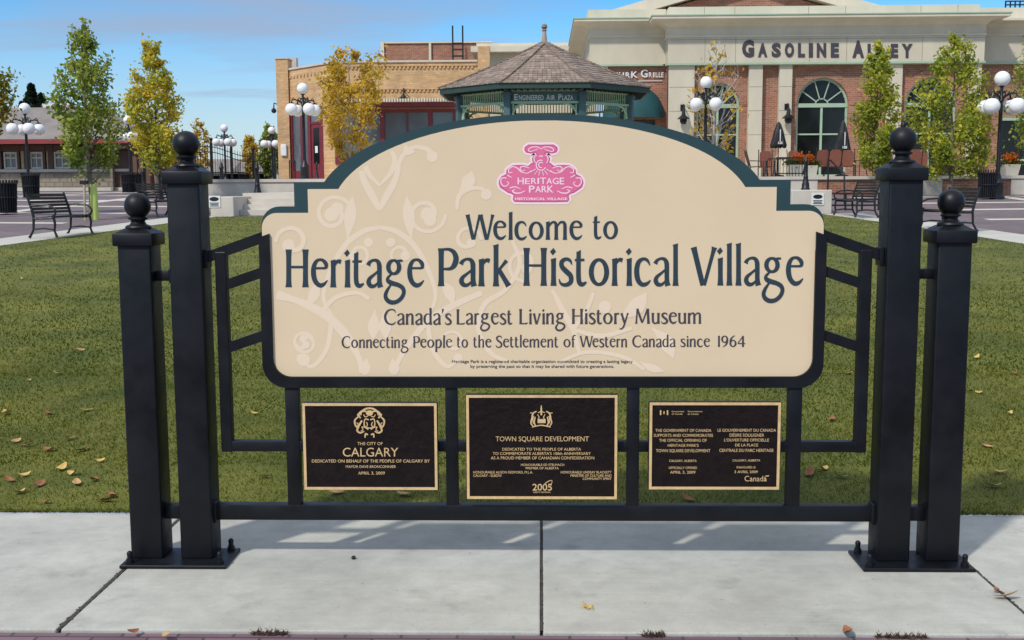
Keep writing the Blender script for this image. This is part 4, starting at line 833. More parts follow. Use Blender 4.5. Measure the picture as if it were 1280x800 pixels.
# pergola shade over the shopfront
q = MB(); raf = MB(); zb = at(500, 133.5, YT_).z; xa, xb = X_(424, YT_, 130), X_(570, YT_, 130)
q.box(xa, xb, YT_-1.15, YT_-1.0, zb-.05, zb+.14); q.box(xa, xb, YT_-.12, YT_-.02, zb-.05, zb+.14)
n = 44
for i in range(n): X = xa+.05+(xb-xa-.2)*i/(n-1); raf.box(X, X+.07, YT_-1.45, YT_-.02, zb+.142, zb+.30)
pg_ = q.build('pergola', M['maroon'], shop); raf.build('pergola_slats', M['stucco2'], pg_)
q = MB(); b = at(506, 124, YT_); q.tube([(b.x, YT_, b.z+.35), (b.x, YT_-.4, b.z+.5), (b.x, YT_-.6, b.z+.2)], .035, 6); q.lathe([(.05,.22),(.16,.05),(.26,0),(.25,-.02)], (b.x, YT_-.6, b.z), 10); q.build('shop_lamp', M['iron'], shop)
# splayed entrance
q = MB(); zz0 = ZS
for a, b in ((0,.06),(.24,.30),(.40,.46),(.68,.73)): q.add(splay(a, b, zz0, zd-.002, .02, .14), BX)
q.add(splay(.06,.24,zz0,zz0+.55,.0,.12), BX); q.add(splay(.46,.68,zd-.9,zd-.78,.0,.12), BX); q.add(splay(.0,.73,zd-.16,zd-.003,.03,.1), BX)
e_ = q.build('entrance_frame', M['maroon'], shop)
MB().add(splay(.05,.46,zz0,zd-.1,-.06,.02), BX).build('pane', M['glass_blue'], e_)
MB().add(splay(.46,.68,zd-.8,zd-.1,-.05,.02), BX).build('pane', M['glass_blue'], e_)
dr = MB().add(splay(.465,.675,zz0,zd-.91,-.03,.06), BX).build('door', M['maroon'], shop); MB().add(splay(.51,.63,zz0+.9,zd-1.1,-.02,.02), BX).build('pane', M['glass'], dr); MB().add(splay(.545,.60,zz0+1.45,zz0+1.8,-.008,.006), BX).build('paper_notice', M['white'], dr)
q = MB(); p = at(355, 188, 60.2); q.rbox(p.x-.16, p.x+.16, 60.08, 60.198, p.z-.3, p.z+.32, .04, 2); q.box(p.x-.07, p.x+.07, 60.07, 60.079, p.z+.1, p.z+.2); q.build('wall_box', M['white'], shop)
q = MB(); p = at(345, 136, 61); q.tube([(p.x+.2, 61, p.z+.2), (p.x-.1, 61, p.z+.3), (p.x-.12, 61, p.z)], .04, 6); q.ball((p.x-.12, 61, p.z-.1), .14, 10, 6); q.build('side_lamp', M['iron'], shop)
q = MB(); p = at(368, 79, 62); q.box(p.x-.25, p.x+.1, 62, 62.5, ztop-.3, p.z+.3); q.box(p.x+.4, p.x+.9, 62, 62.5, ztop-.3, p.z-.2); q.build('roof_vent', M['concrete_old'], shop)

# ================================================================ terrace wall, stage platform, steps
YTW = 43.0
tw = thing('terrace_wall', 'low retaining wall of cream concrete and red brick below the patio', 'wall', (0, YTW, 1.3), kind='thing')
q = MB(); xl = X_(258, YTW, 230)
q.box(xl, 26, YTW+.08, YTW+12, .9, TZ-.12)
for a, b in ((258, 1022), (1096, 1112), (1152, 1178), (1264, 1300)): q.box(X_(a, YTW, 230), X_(b, YTW, 230), YTW, YTW+.1, .9, TZ-.122)
q.box(xl-.05, 26, YTW-.05, YTW+.5, TZ-.118, TZ); q.box(xl, 26, YTW+.5, YTW+12, TZ-.118, TZ-.004); q.build('concrete_wall', M['concrete_old'], tw)
q = MB()
for a, b in ((1022, 1096), (1112, 1152), (1178, 1264)): q.box(X_(a, YTW, 230), X_(b, YTW, 230), YTW+.04, YTW+.1, .9, TZ-.121)
q.build('brick_panel', M['brick_red'], tw)
struct('terrace_ground', MB().box(xl, 26, YTW+.5, 66, 1.2, TZ+.004), M['concrete_old'])
PZ = 1.55
st = thing('stage_platform', 'low pale concrete stage with front steps and end blocks', 'platform', (0, 31, .9), kind='thing')
q = MB(); pxl, pxr = X_(264, 31.2, 250), X_(1033, 32, 250)
q.box(pxl+.3, pxr-.3, 33.4, YTW+.05, .7, PZ); q.build('platform_slab', M['concrete_old'], st)
MB().rbox(pxl, X_(293, 31.2, 250), 31.1, 33.5, .7, at(278, 246, 31.1).z, .02).build('end_block', M['concrete_old'], st)
MB().rbox(X_(984, 32, 250), pxr, 31.4, 33.8, .7, at(1010, 237.5, 31.4).z, .02).build('end_block', M['concrete_old'], st)
q = MB(); zs0 = gz(31.5)
for i in range(4): q.box(X_(293, 31.2, 250)+.01, X_(984, 32, 250)-.01, 31.7+.42*i, 33.41, .7-.01*i, zs0+(PZ-zs0)*(i+1)/4-.003*i if i < 3 else PZ-.003)
q.build('front_steps', M['concrete_old'], st)
def notice(px, py, Y, label):
    p = at(px, py, Y); w, h = .17, .12; t = thing('notice_plate', label, 'sign', p, 'notice plates on the stage end blocks')
    MB().box(p.x-w, p.x+w, Y-.02, Y-.003, p.z-h*1.35, p.z+h*1.35).build('plate', M['white'], t)
    q = MB(); q.lathe([(.001,0),(1,0),(1,.01),(.001,.01)], (0,0,0), 20); q.xf(Matrix.Translation((p.x, Y-.021, p.z+.07)) @ Matrix.Rotation(R(90), 4, 'X') @ Matrix.Diagonal((.13, .06, .3, 1))); 
    for k, wd in ((-.04, .13), (-.08, .11), (-.12, .13)): q.box(p.x-wd, p.x+wd, Y-.024, Y-.0205, p.z+k-.012, p.z+k+.012)
    q.build('printed_mark', M['iron'], t)
notice(1022, 249, 31.4, 'white notice plate on the taller right end block of the stage'); notice(268, 252, 31.1, 'white notice plate on the lower left end block of the stage')
def rail_fence(x0, x1, y0, y1, Y, label, nbar=3, dY=0):
    t = thing('step_railing', label, 'railing', ground((x0+x1)/2, y1)); g0 = t.location.z; Y = t.location.y
    a, b = X_(x0, Y, y1), X_(x1, Y, y1); ztp = at(x0, y0, Y).z
    q = MB()
    for i in range(4): x = a+(b-a)*i/3; MB().tube([(x, Y, g0), (x, Y, ztp)], .03, 8).build('rail_post', M['iron'], t)
    for i in range(nbar): z = g0+(ztp-g0)*(i+1)/nbar-.02; q.tube([(a-.1, Y, z), (b+.1, Y, z)], .026, 8)
    q.build('handrail', M['iron'], t); return t
rail_fence(1036, 1098, 241, 263, 33, 'low black three bar railing beside the stage end block')
t = thing('step_handrail', 'curved black handrail on the terrace steps left of the tall post', 'railing', ground(1044, 256)); q = MB(); p = t.location
for x, y0, y1 in ((1032, 206, 240), (1042, 225, 262)): pass
q.tube([(p.x-.25, p.y, p.z), (p.x-.25, p.y, p.z+1.35), (p.x-.2, p.y, p.z+1.42), (p.x, p.y-.05, p.z+1.2), (p.x+.15, p.y-.4, p.z+1.0), (p.x+.16, p.y-.5, p.z)], .028, 8); q.build('handrail', M['iron'], t, True)

# ================================================================ gazebo
GX, GY = X_(680.5, 39, 110), 39.0
gaz = thing('gazebo', 'octagonal gazebo with steep shingled roof and dark green timber frame', 'gazebo', (GX, GY, PZ))
M['shingle'] = mat('weathered_shingle', srgb(126,112,100), .9, .24, 5, .3, 40, col2=srgb(140,124,112), island=.28)
M['gaz_trim'] = mat('light_green_timber', srgb(150,178,146), .6, .08, 3)
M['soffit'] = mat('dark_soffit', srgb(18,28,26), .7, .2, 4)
M['teal'] = mat('teal_timber', srgb(66,92,98), .6, .1, 3)
EA, ZE, ZA = 3.46, at(680, 115, GY).z, at(680, 54, GY).z
def oct_pt(ap, k, z, f=0.0):
    r = ap/math.cos(R(22.5)); a = R(-90-22.5+45*k); b = R(-90-22.5+45*(k+1)); return Vector((GX+r*(math.cos(a)*(1-f)+math.cos(b)*f), GY+r*(math.sin(a)*(1-f)+math.sin(b)*f), z))
def rz(t): return ZE+(ZA-ZE)*(t**1.10)                          # t = 0 eave .. 1 apex, a slight bell cast
q = MB(); NR = 17
for k in range(8):
    for i in range(NR):
        t0, t1 = i/NR, (i+1.25)/NR; t1 = min(1, t1); a0, a1 = EA*(1-t0)+.05, EA*(1-t1)+.05; n = max(1, int(20*(1-t0)))
        for j in range(n):
            f0, f1 = j/n, (j+1)/n-.004; sh = (i % 2)*.5/n; f0, f1 = max(0, f0-sh), max(.01, f1-sh) if j < n-1 else 1
            lift = .035+rng.random()*.012; z0, z1 = rz(t0), rz(t1)
            q.add([oct_pt(a0, k, z0+lift, f0), oct_pt(a0, k, z0+lift, f1), oct_pt(a1, k, z1+.006, f1), oct_pt(a1, k, z1+.006, f0),
                   oct_pt(a0, k, z0, f0), oct_pt(a0, k, z0, f1)], [(0,1,2,3), (4,5,1,0)])
rf = q.build('roof', M['shingle'], gaz)
q = MB()
for k in range(8):
    for i in range(30):
        t0, t1 = i/30, (i+1.3)/30; a, b = oct_pt(EA*(1-t0)+.06, k, rz(t0)+.05), oct_pt(EA*(1-min(1,t1))+.06, k, rz(min(1,t1))+.03); q.bar(a, b, .20, .035)
q.build('hip_cap', M['shingle'], rf)
q = MB().lathe([(.16,-.25),(.14,-.05),(.10,.03),(.065,.34),(.06,.38),(.09,.40),(.09,.42),(.06,.44),(.105,.51),(.09,.58),(.04,.62),(.01,.63)], (GX, GY, ZA+.02), 14); q.build('roof_finial', M['shingle'], rf, True)
q = MB()
for k in range(8):
    a, b = oct_pt(EA, k, 0), oct_pt(EA, k+1, 0); c, d = oct_pt(EA-.08, k, 0), oct_pt(EA-.08, k+1, 0); z0, z1 = ZE-.17, ZE-.005
    q.add([(a.x,a.y,z0),(b.x,b.y,z0),(d.x,d.y,z0),(c.x,c.y,z0),(a.x,a.y,z1),(b.x,b.y,z1),(d.x,d.y,z1),(c.x,c.y,z1)], BX)
q.build('fascia', M['dark_green'], gaz)
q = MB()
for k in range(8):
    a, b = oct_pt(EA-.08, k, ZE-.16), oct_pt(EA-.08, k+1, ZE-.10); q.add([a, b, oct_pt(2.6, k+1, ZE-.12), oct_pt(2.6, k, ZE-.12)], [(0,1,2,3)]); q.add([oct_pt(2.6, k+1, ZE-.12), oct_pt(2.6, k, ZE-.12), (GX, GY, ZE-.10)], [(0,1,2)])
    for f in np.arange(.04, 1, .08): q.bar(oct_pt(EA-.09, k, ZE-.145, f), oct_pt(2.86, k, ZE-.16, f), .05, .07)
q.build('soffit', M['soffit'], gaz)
PA = 2.82; zfr0, zfr1 = at(680, 128, 36.2).z, at(680, 113.5, 36.2).z
for k in range(8):
    p = oct_pt(PA, k, 0); a = R(-90-22.5+45*k); q = MB().box(-.11,.11,-.11,.11,PZ,ZE-.2).box(-.15,.15,-.15,.15,PZ,PZ+.5).box(-.15,.15,-.15,.15,ZE-.34,ZE-.24); q.xf(Matrix.Translation((p.x,p.y,0)) @ Matrix.Rotation(a, 4, 'Z')); q.build('post', M['teal'], gaz)
    q = MB(); A, B = oct_pt(PA, k, 0), oct_pt(PA, k+1, 0); d = (B-A); Ln = d.length; d.normalize()
    P = lambda s, z: Vector((A.x+d.x*s, A.y+d.y*s, z))
    q.bar(P(.1, zfr1), P(Ln-.1, zfr1), .09, .06); q.bar(P(.1, zfr0), P(Ln-.1, zfr0), .10, .07)
    if k != 0:
        s = .2
        while s < Ln-.15: q.bar(P(s, zfr0), P(s, zfr1), .035, .035); s += .105
    for s0, sg in ((.12, 1), (Ln-.12, -1)):
        pts = [P(s0+sg*(.02+.42*(1-math.cos(t))), zfr0-.03-.42*(1-math.sin(t))) for t in [math.pi/2*i/7 for i in range(8)]]; q.tube(pts, .038, 6); q.bar(P(s0+sg*.05, zfr0-.05), P(s0+sg*.05, zfr0-.42), .05, .05); q.bar(P(s0+sg*.1, zfr0-.1), P(s0+sg*.26, zfr0-.2), .04, .04)
    q.bar(P(Ln/2, zfr0-.03), P(Ln/2, zfr0-.16), .05, .05)
    fr = q.build('frieze', M['gaz_trim'], gaz)
    if k in (1, 2, 3, 4, 5, 6, 7):
        q = MB(); q.bar(P(.1, PZ+.9), P(Ln-.1, PZ+.9), .07, .06); q.bar(P(.1, PZ+.15), P(Ln-.1, PZ+.15), .06, .05); s = .2
        while s < Ln-.15: q.bar(P(s, PZ+.15), P(s, PZ+.9), .03, .03); s += .11
        q.build('balustrade', M['gaz_trim'], gaz)
    if k == 0:
        sb = MB(); yf = A.y-.06; sb.box(A.x+.14, B.x-.14, yf, yf+.05, zfr0+.04, zfr1-.035); s_ = sb.build('sign_board', M['teal'], gaz)
        q = MB(); Yq = yf-.008
        px = lambda x: x
        for w, xs in (('E',(643,647.5,1)),('NGINEERED',(648.5,679.5,0)),('A',(683,687.5,1)),('IR',(688.5,694,0)),('P',(698,702,1)),('LAZA',(703,716.5,0))): bfont_mb(q, w, xs[0], xs[1], 125, 117.2 if xs[2] else 118.6, Yq, .012)
        q.build('sign_lettering', mat('faded_sign_lettering', srgb(206,214,206), .6, .05, 5), s_)
MB().lathe([(PA+.35, PZ-.001),(PA+.35, PZ+.12)], (GX, GY, 0), 8).build('deck', M['concrete_old'], gaz)

# ================================================================ station building on the left
YS = 62.0; ZG = gz(YS)
stn = thing('station_building', 'long low station with grey hipped roof and red fascia', 'building', (-30, YS, ZG))
M['slate'] = mat('grey_shingle_roof', srgb(120,114,110), .95, .14, 1.2, .3, 8, col2=srgb(132,124,118), detail=10)
M['stone'] = brick_mat('rough_stone', srgb(152,142,122), srgb(134,122,104), srgb(108,100,88), .5, .24, .02)
M['red_fascia'] = mat('red_fascia_paint', srgb(136,52,52), .6, .12, 2)
M['brown'] = mat('brown_timber', srgb(92,66,52), .7, .2, 3)
M['sash'] = mat('cream_sash', srgb(206,196,172), .6, .05, 3)
xs0, xs1 = -48.0, X_(165, YS, 210); ze = at(100, 178, YS).z
q = MB(); q.box(xs0, xs1, YS, YS+.4, ZG-.1, ZG+1.05); q.box(xs0, xs1, YS+.3, YS+6, ZG-.1, ze-.1); q.build('stone_wall', M['stone'], stn)
q = MB(); zs1 = at(100, 214, YS).z; q.box(xs0, xs1, YS-.1, YS+.06, ZG+1.052, ZG+1.2); q.box(xs0, xs1, YS-.15, YS+.3, ZG-.2, ZG+.18); q.build('stone_sill', M['concrete_old'], stn)
q = MB(); 
wins = [(-26,-20), (4, 21), (37, 53), (67, 87), (102, 112), (124, 130)]
prev = xs0
for x in (0, 23, 32, 36, 55, 62, 65, 90, 96, 118, 122, 132, 136): X = X_(x, YS, 200); q.box(X-.07, X+.07, YS-.02, YS+.31, ZG+1.2, ze-.1)
q.box(xs0, xs1, YS+.02, YS+.31, ze-.45, ze-.1); q.build('timber_frame', M['brown'], stn)
for a, b in wins[1:]:
    x0, x1_ = X_(a, YS, 200), X_(b, YS, 200); f = MB(); z0, z1 = ZG+1.22, ze-.5
    for x in (x0, x1_-.09): f.box(x, x+.09, YS+.05, YS+.2, z0, z1)
    f.box(x0, x1_, YS+.06, YS+.19, z1-.1, z1); f.box(x0, x1_, YS+.06, YS+.19, z0, z0+.1); f.box(x0, x1_, YS+.07, YS+.18, (z0+z1)/2+.1, (z0+z1)/2+.17); f.box((x0+x1_)/2-.03, (x0+x1_)/2+.03, YS+.08, YS+.17, z0, z1)
    w_ = f.build('window', M['sash'], stn); MB().box(x0+.05, x1_-.05, YS+.12, YS+.14, z0, z1).build('pane', M['glass_blue'], w_)
M['tan_panel'] = mat('tan_panel', srgb(168,148,112), .8, .15, 2)
for a, b in ((24, 31), (56, 61), (114, 122), (90, 101)): MB().box(X_(a, YS, 200)+.1, X_(b, YS, 200)-.05, YS+.0, YS+.3, ZG+1.21, ze-.46).build('wall_panel', M['tan_panel'], stn)
# roof: hip with deep eaves
ex0, ex1, ey0, ey1 = xs0-1, X_(188, YS-1.3, 178), YS-1.4, YS+7.0; zr = at(100, 134, YS+3).z
q = MB(); rx1 = X_(118, YS+3, 140); q.add([(ex0,ey0,ze+.12),(ex1,ey0,ze+.12),(ex1,ey1,ze+.12),(ex0,ey1,ze+.12),(ex0+3,YS+3,zr),(rx1,YS+3,zr)], [(0,1,5,4),(1,2,5),(2,3,4,5),(3,0,4),(3,2,1,0)]); q.build('roof', M['slate'], stn)
q = MB(); q.box(ex0,ex1,ey0-.03,ey0+.08,ze-.12,ze+.13); q.box(ex1-.08,ex1+.03,ey0+.08,ey1,ze-.12,ze+.129); q.build('fascia', M['red_fascia'], stn)
q = MB(); q.box(ex0,ex1-.1,ey0+.1,ey1,ze-.02,ze+.10); q.build('eave_soffit', M['brown'], stn)
# porch end with arches
q = MB(); pa, pb = X_(140, YS-.4, 200), X_(166, YS-.4, 200); c = (pa+pb)/2+.1; r = .8
q.prism([(pa, ZG), (c-r, ZG), (c-r, ZG+1.5)]+[(c-r*math.cos(t), ZG+1.5+r*math.sin(t)) for t in [math.pi*i/14 for i in range(1, 14)]]+[(c+r, ZG+1.5), (c+r, ZG), (pb, ZG), (pb, ze-.13), (pa, ze-.13)], YS-.4, YS-.03); q.build('porch_arch', M['stone'], stn)
MB().box(c-r, c+r, YS-.06, YS-.035, ZG, ZG+2.2).build('arch_door', M['brown'], stn)
q = MB(); q.box(xs1+.01, X_(184, YS, 200), YS+.5, YS+6, ZG, ze-.1); q.build('red_wall', mat('dark_red_siding', srgb(92,34,34), .8, .15, 2, stretch=(1,1,8)), stn)
q = MB()
for x in (169, 177, 185): X = X_(x, YS-.8, 200); q.box(X-.11, X+.11, YS-.9, YS-.7, ZG, ze-.12); q.tube([(X, YS-.8, ze-1.2), (X+.5, YS-.8, ze-.3)], .07, 6)
q.build('porch_post', M['brown'], stn)
rsb = thing('roof_board', 'white and pink panel standing above the station roof', 'sign', at(71, 140, YS+12)); q = MB(); pbox(q, 53, 129, 92, 140, YS+12, .3); o_ = q.build('board', M['white'], rsb)
q = MB(); pbox(q, 66, 129.5, 74, 136, YS+11.97, .02); pbox(q, 84, 131, 91, 139, YS+11.97, .02); q.build('printed_mark', M['pink'], rsb)
q = MB(); pbox(q, 55, 140, 57, 190, YS+12.1, .1); pbox(q, 88, 140, 90, 190, YS+12.1, .1); q.build('board_post', M['brown'], rsb)

# ================================================================ trees
M['bark'] = mat('grey_bark', srgb(118,108,94), .9, .3, 6, .4, 30, stretch=(1,1,.3))
M['bark_pale'] = mat('pale_birch_bark', srgb(176,168,158), .85, .25, 5, .2, 30, stretch=(1,1,.4))
LM = {
 'green': leaf_mat('leaf_green', [(0, srgb(84,108,40)), (.45, srgb(134,154,60)), (.75, srgb(174,178,78)), (1, srgb(212,204,110))]),
 'yellow': leaf_mat('leaf_yellow', [(0, srgb(128,146,52)), (.38, srgb(176,180,66)), (.7, srgb(222,200,70)), (1, srgb(236,194,80))]),
 'lime': leaf_mat('leaf_lime', [(0, srgb(100,120,42)), (.4, srgb(152,166,58)), (.75, srgb(192,190,70)), (1, srgb(224,212,96))]),
 'rust': leaf_mat('leaf_rust', [(0, srgb(78,92,30)), (.45, srgb(128,134,46)), (.8, srgb(182,156,54)), (1, srgb(196,130,54))]),
 'gold': leaf_mat('leaf_gold', [(0, srgb(146,126,50)), (.4, srgb(196,164,54)), (.75, srgb(222,186,60)), (1, srgb(214,170,92))]),
 'spruce': leaf_mat('spruce_needle', [(0, srgb(22,36,26)), (.5, srgb(34,52,36)), (1, srgb(52,68,46))])}
TREES = 'young street trees round the square'
def tree(name, label, base, crown_c, crown_top, crown_bot, width, leaf, n_leaf, leaf_size, seed, bark='bark', shape='oval', nb=34, group=TREES, sparse=0.0):
    r = np.random.default_rng(seed); rr = random.Random(seed)
    t = thing(name, label, 'tree', base, group); bx, by, bz = base
    top = crown_top; H = top-bz; trunk = MB(); wig = [(bx+rr.uniform(-.05,.05)*(i > 0), by+rr.uniform(-.05,.05)*(i > 0), bz-.05+H*.97*i/7) for i in range(8)]
    cx = crown_c; wig = [(x+(cx-bx)*min(1, i/5), y, z) for i, (x, y, z) in enumerate(wig)]
    tr0 = .028+H*.011; trunk.tube(wig, [tr0*(1-.92*i/7) for i in range(8)], 8)
    tips = []; wp = np.array(wig)
    def prof(u):                                                # half width at height fraction u of the crown
        if shape == 'oval': return max(.12, math.sin(math.pi*(u*.86+.10))**.8)
        if shape == 'flame': return max(.13, math.sin(math.pi*(.12+.80*u)**.85)*(1-.25*u))
        if shape == 'top': return max(.12, math.sin(math.pi*(.06+.88*u)**1.35))
        return max(.06, 1-u)
    for i in range(nb):
        u = (i+.5)/nb*.97; z1 = crown_bot+(top-crown_bot)*u; a = i*2.4+rr.uniform(-.5,.5); L = width/2*prof(u)*rr.uniform(.62,1.12)
        z0 = max(bz+.8, z1-L*rr.uniform(.7,1.3)); z0 = min(z0, bz+H*.93); k = np.interp(z0, wp[:,2], np.arange(8)); p0 = [np.interp(k, np.arange(8), wp[:,j]) for j in range(3)]
        p2 = (p0[0]+L*math.cos(a), p0[1]+L*math.sin(a), z1+rr.uniform(0,.25)); pm = (p0[0]+(p2[0]-p0[0])*.55, p0[1]+(p2[1]-p0[1])*.55, p0[2]+(p2[2]-p0[2])*.38)
        trunk.tube([p0, pm, p2], [tr0*.34*(1-.5*u), tr0*.2, .006], 5); sub = []
        for s in range(4):
            f = rr.uniform(.45, 1.0); q = [pm[j]+(p2[j]-pm[j])*f for j in range(3)]; e = (q[0]+rr.uniform(-.4,.4)*L*.8, q[1]+rr.uniform(-.4,.4)*L*.8, q[2]+rr.uniform(.05,.55)*max(.4, L)); trunk.tube([q, e], [.010, .003], 4); tips.append((e, L)); tips.append((q, L))
        tips.append((p2, L)); tips.append((pm, L))
    tips += [((wig[-1][0], wig[-1][1], wig[-1][2]-.1*j), .35) for j in range(4)]
    trunk.build('trunk', M[bark], t, True)
    keep = [i for i in range(len(tips)) if r.random() > sparse]
    T = np.array([tips[i][0] for i in keep]); S = np.array([max(.08, .145*min(1.6, tips[i][1]+.25)) for i in keep])
    wts = S**1.4*(.25+1.5*r.random(len(S))); wts /= wts.sum(); idx = r.choice(len(T), n_leaf, p=wts)
    c = T[idx]+r.normal(size=(n_leaf, 3))*S[idx][:, None]*np.array([1, 1, .9])
    n = r.normal(size=(n_leaf, 3))+np.array([0, -.2, .5]); n /= np.linalg.norm(n, axis=1)[:, None]
    u = np.cross(n, r.normal(size=(n_leaf, 3))); u /= np.linalg.norm(u, axis=1)[:, None]; v = np.cross(n, u); sz = leaf_size*(.6+.8*r.random(n_leaf))[:, None]
    fold = n*sz*.22
    V = np.stack([c-u*sz*.6, c+v*sz*.42+fold, c+u*sz*.75, c-v*sz*.42+fold], 1).reshape(-1, 3)
    raw('crown', V, np.arange(len(V)).reshape(-1, 4), LM[leaf], t, base)
    return t
def px_tree(name, label, base, x0, x1, y0, y1, leaf, n, ls, seed, **k):
    Y = base[1]; c = at((x0+x1)/2, y1, Y); tree(name, label, tuple(base), c.x, at((x0+x1)/2, y0, Y).z, c.z, (x1-x0)/FPX*Y, leaf, n, ls, seed, **k)
gp = lambda x, Y: (X_(x, Y, 240), Y, gz(Y))
bA = ground(114, 275)
px_tree('poplar_tree', 'bushy green poplar with a lime trunk guard behind the far left bench', bA, 70, 152, 36, 208, 'green', 4600, .088, 11, shape='flame', nb=40)
px_tree('poplar_tree', 'golden yellow young poplar between the green poplar and the left posts', gp(196, 40), 162, 232, 56, 208, 'yellow', 5600, .105, 12, shape='flame')
px_tree('poplar_tree', 'rust tinged tree cut off by the left edge of the photo', gp(-14, 31), -72, 8, 58, 176, 'rust', 5000, .085, 13)
px_tree('birch_tree', 'slender golden birch in front of the tan brick shop', (X_(437, 48, 200), 48, TZ), 402, 478, 60, 222, 'gold', 4600, .12, 14, bark='bark_pale', shape='top', sparse=.25)
px_tree('birch_tree', 'nearly bare grey birch with a few yellow leaves by the white globe lamp', (X_(887, 46, 200), 46, TZ), 862, 924, 50, 215, 'gold', 430, .13, 15, bark='bark_pale', sparse=.90, nb=64)
px_tree('poplar_tree', 'narrow lime yellow tree between the full arched window and the tall right post', gp(1098, 41), 1066, 1122, 56, 212, 'lime', 5200, .10, 16, shape='flame')
px_tree('poplar_tree', 'broad yellow green tree just right of the tall right post', gp(1186, 40.5), 1142, 1232, 44, 226, 'lime', 6800, .10, 17, shape='flame')
px_tree('poplar_tree', 'green tree with thin branches cut off by the right edge of the photo', gp(1300, 43), 1262, 1350, 26, 205, 'green', 4800, .095, 18)
def spruce(x, Y, ytop, w, label, seed):
    zt_ = at(x, ytop, Y).z; b = (X_(x, Y, 150), Y, 1.7); r = np.random.default_rng(seed); t = thing('spruce_tree', label, 'tree', b, 'dark spruces behind the station')
    MB().tube([(b[0], Y, 1.6), (b[0], Y, zt_)], [.22, .02], 6).build('trunk', M['bark'], t); n = 7000
    u = r.random(n)**.75; lay = np.abs(((1-u)*16) % 1-.2); rad = w/2*(1-u)*(1-.55*lay)*np.sqrt(r.random(n))*1.05+.08; a = r.random(n)*2*np.pi
    a = np.round(a*2.2)/2.2+r.normal(size=n)*.13
    c = np.stack([b[0]+rad*np.cos(a), Y+rad*np.sin(a), 2.5+(zt_-2.5)*u-rad*.25], 1); d = r.normal(size=(n, 3)); d /= np.linalg.norm(d, axis=1)[:, None]; e = np.cross(d, r.normal(size=(n, 3))); e /= np.linalg.norm(e, axis=1)[:, None]
    V = np.stack([c-d*.16, c+d*.16, c+e*.26], 1).reshape(-1, 3); raw('crown', V, np.arange(len(V)).reshape(-1, 3), LM['spruce'], t, b)
spruce(41, 90, 106, 6.4, 'tallest dark spruce rising above the station roof behind the left lamp', 31); spruce(53, 94, 118, 5.4, 'second dark spruce just right of the tallest one', 32); spruce(29, 92, 128, 5.0, 'low dark spruce left of the tallest one', 33)
px_tree('pine_tree', 'dark green bushy pine beside the corner of the tan brick shop', (X_(336, 80, 200), 80, 1.7), 326, 350, 158, 222, 'green', 3000, .2, 41, group='small trees behind the iron fence')
px_tree('poplar_tree', 'thin yellow sapling behind the iron fence beside the small far lamp', (X_(313, 82, 200), 82, 1.7), 304, 324, 170, 222, 'gold', 1400, .17, 42, group='small trees behind the iron fence')
px_tree('poplar_tree', 'thin pale yellow sapling just right of the left tall ball finial', (X_(252, 84, 200), 84, 1.7), 241, 262, 152, 222, 'gold', 900, .17, 43, group='small trees behind the iron fence', sparse=.4)
# trunk guard and stake of the green poplar
tg = thing('trunk_guard', 'lime yellow plastic sleeve round the foot of the green poplar', 'tree guard', (bA.x+.10, bA.y, bA.z)); q = MB().lathe([(.10,0),(.105,.3),(.10,.7),(.085,.95),(.07,.95)], (bA.x+.10, bA.y, bA.z), 14); q.build('sleeve', mat('lime_plastic', srgb(190,206,104), .5, .08, 4), tg, True)
sk = thing('tree_stake', 'plain wooden stake tied beside the green poplar', 'stake', (bA.x-.06, bA.y-.25, bA.z)); q = MB().tube([(bA.x-.06, bA.y-.25, bA.z), (bA.x-.03, bA.y-.25, bA.z+1.15)], .035, 8); q.build('stake_pole', mat('weathered_stake', srgb(172,160,132), .85, .2, 5), sk)
q = MB().box(bA.x-.14, bA.x+.06, bA.y-.30, bA.y-.20, bA.z+.95, bA.z+1.05); q.build('tie_strap', M['iron'], sk)

# ================================================================ lamps
def make_lamp(base, label, h):
    t = thing('street_lamp', label, 'lamp', base, 'black lamps with five white globes'); x, y, z = base; k = h/4.4
    def sc(p): return [(a*k, b*k) for a, b in p]
    MB().lathe(sc([(.26,0),(.26,.10),(.21,.14),(.20,.55),(.22,.58),(.17,.66),(.12,.78),(.085,.9)]), base, 12).build('base', M['iron'], t, True)
    MB().lathe(sc([(.085,.88),(.075,1.0),(.068,2.6),(.062,3.42),(.09,3.44),(.09,3.5),(.06,3.54),(.05,3.92),(.10,3.95),(.12,4.0),(.05,4.0)]), base, 14).build('pole', M['iron'], t, True)
    for i in range(4):
        a = R(38+90*i); c, s = math.cos(a), math.sin(a); P = lambda r, h_: (x+r*c*k, y+r*s*k, z+h_*k)
        q = MB().tube([P(.05,3.52), P(.18,3.62), P(.40,3.70), P(.55,3.68), P(.60,3.56)], .032*k, 7); q.tube([P(.08,3.72), P(.18,3.80), P(.26,3.72), P(.2,3.64)], .022*k, 6); q.tube([P(.42,3.70), P(.49,3.80), P(.56,3.72)], .02*k, 6)
        q.lathe(sc([(.05,0),(.10,-.02),(.12,-.08),(.10,-.09)]), P(.60,3.58), 12); q.build('arm', M['iron'], t, True)
        MB().ball(P(.60,3.25), .285*k, 20, 12).build('globe', M['globe'], t, True)
    MB().ball((x, y, z+4.22*k), .27*k, 20, 12).build('globe', M['globe'], t, True)
    return t
def lamp_px(x, ytop, base, label): return make_lamp(tuple(base), label, at(x, ytop, base[1]).z-base[2])
lamp_px(35, 131, gp(36.5, 46), 'black five globe lamp behind the litter bin near the left edge')
lamp_px(163, 146, gp(164, 56), 'black five globe lamp between the green and the yellow poplar')
lamp_px(281, 157, (X_(282, 74, 215), 74, gz(74)), 'small far five globe lamp in front of the iron fence')
lamp_px(340.5, 160, (X_(341, 74, 215), 74, gz(74)), 'small far five globe lamp close to the corner of the tan shop')
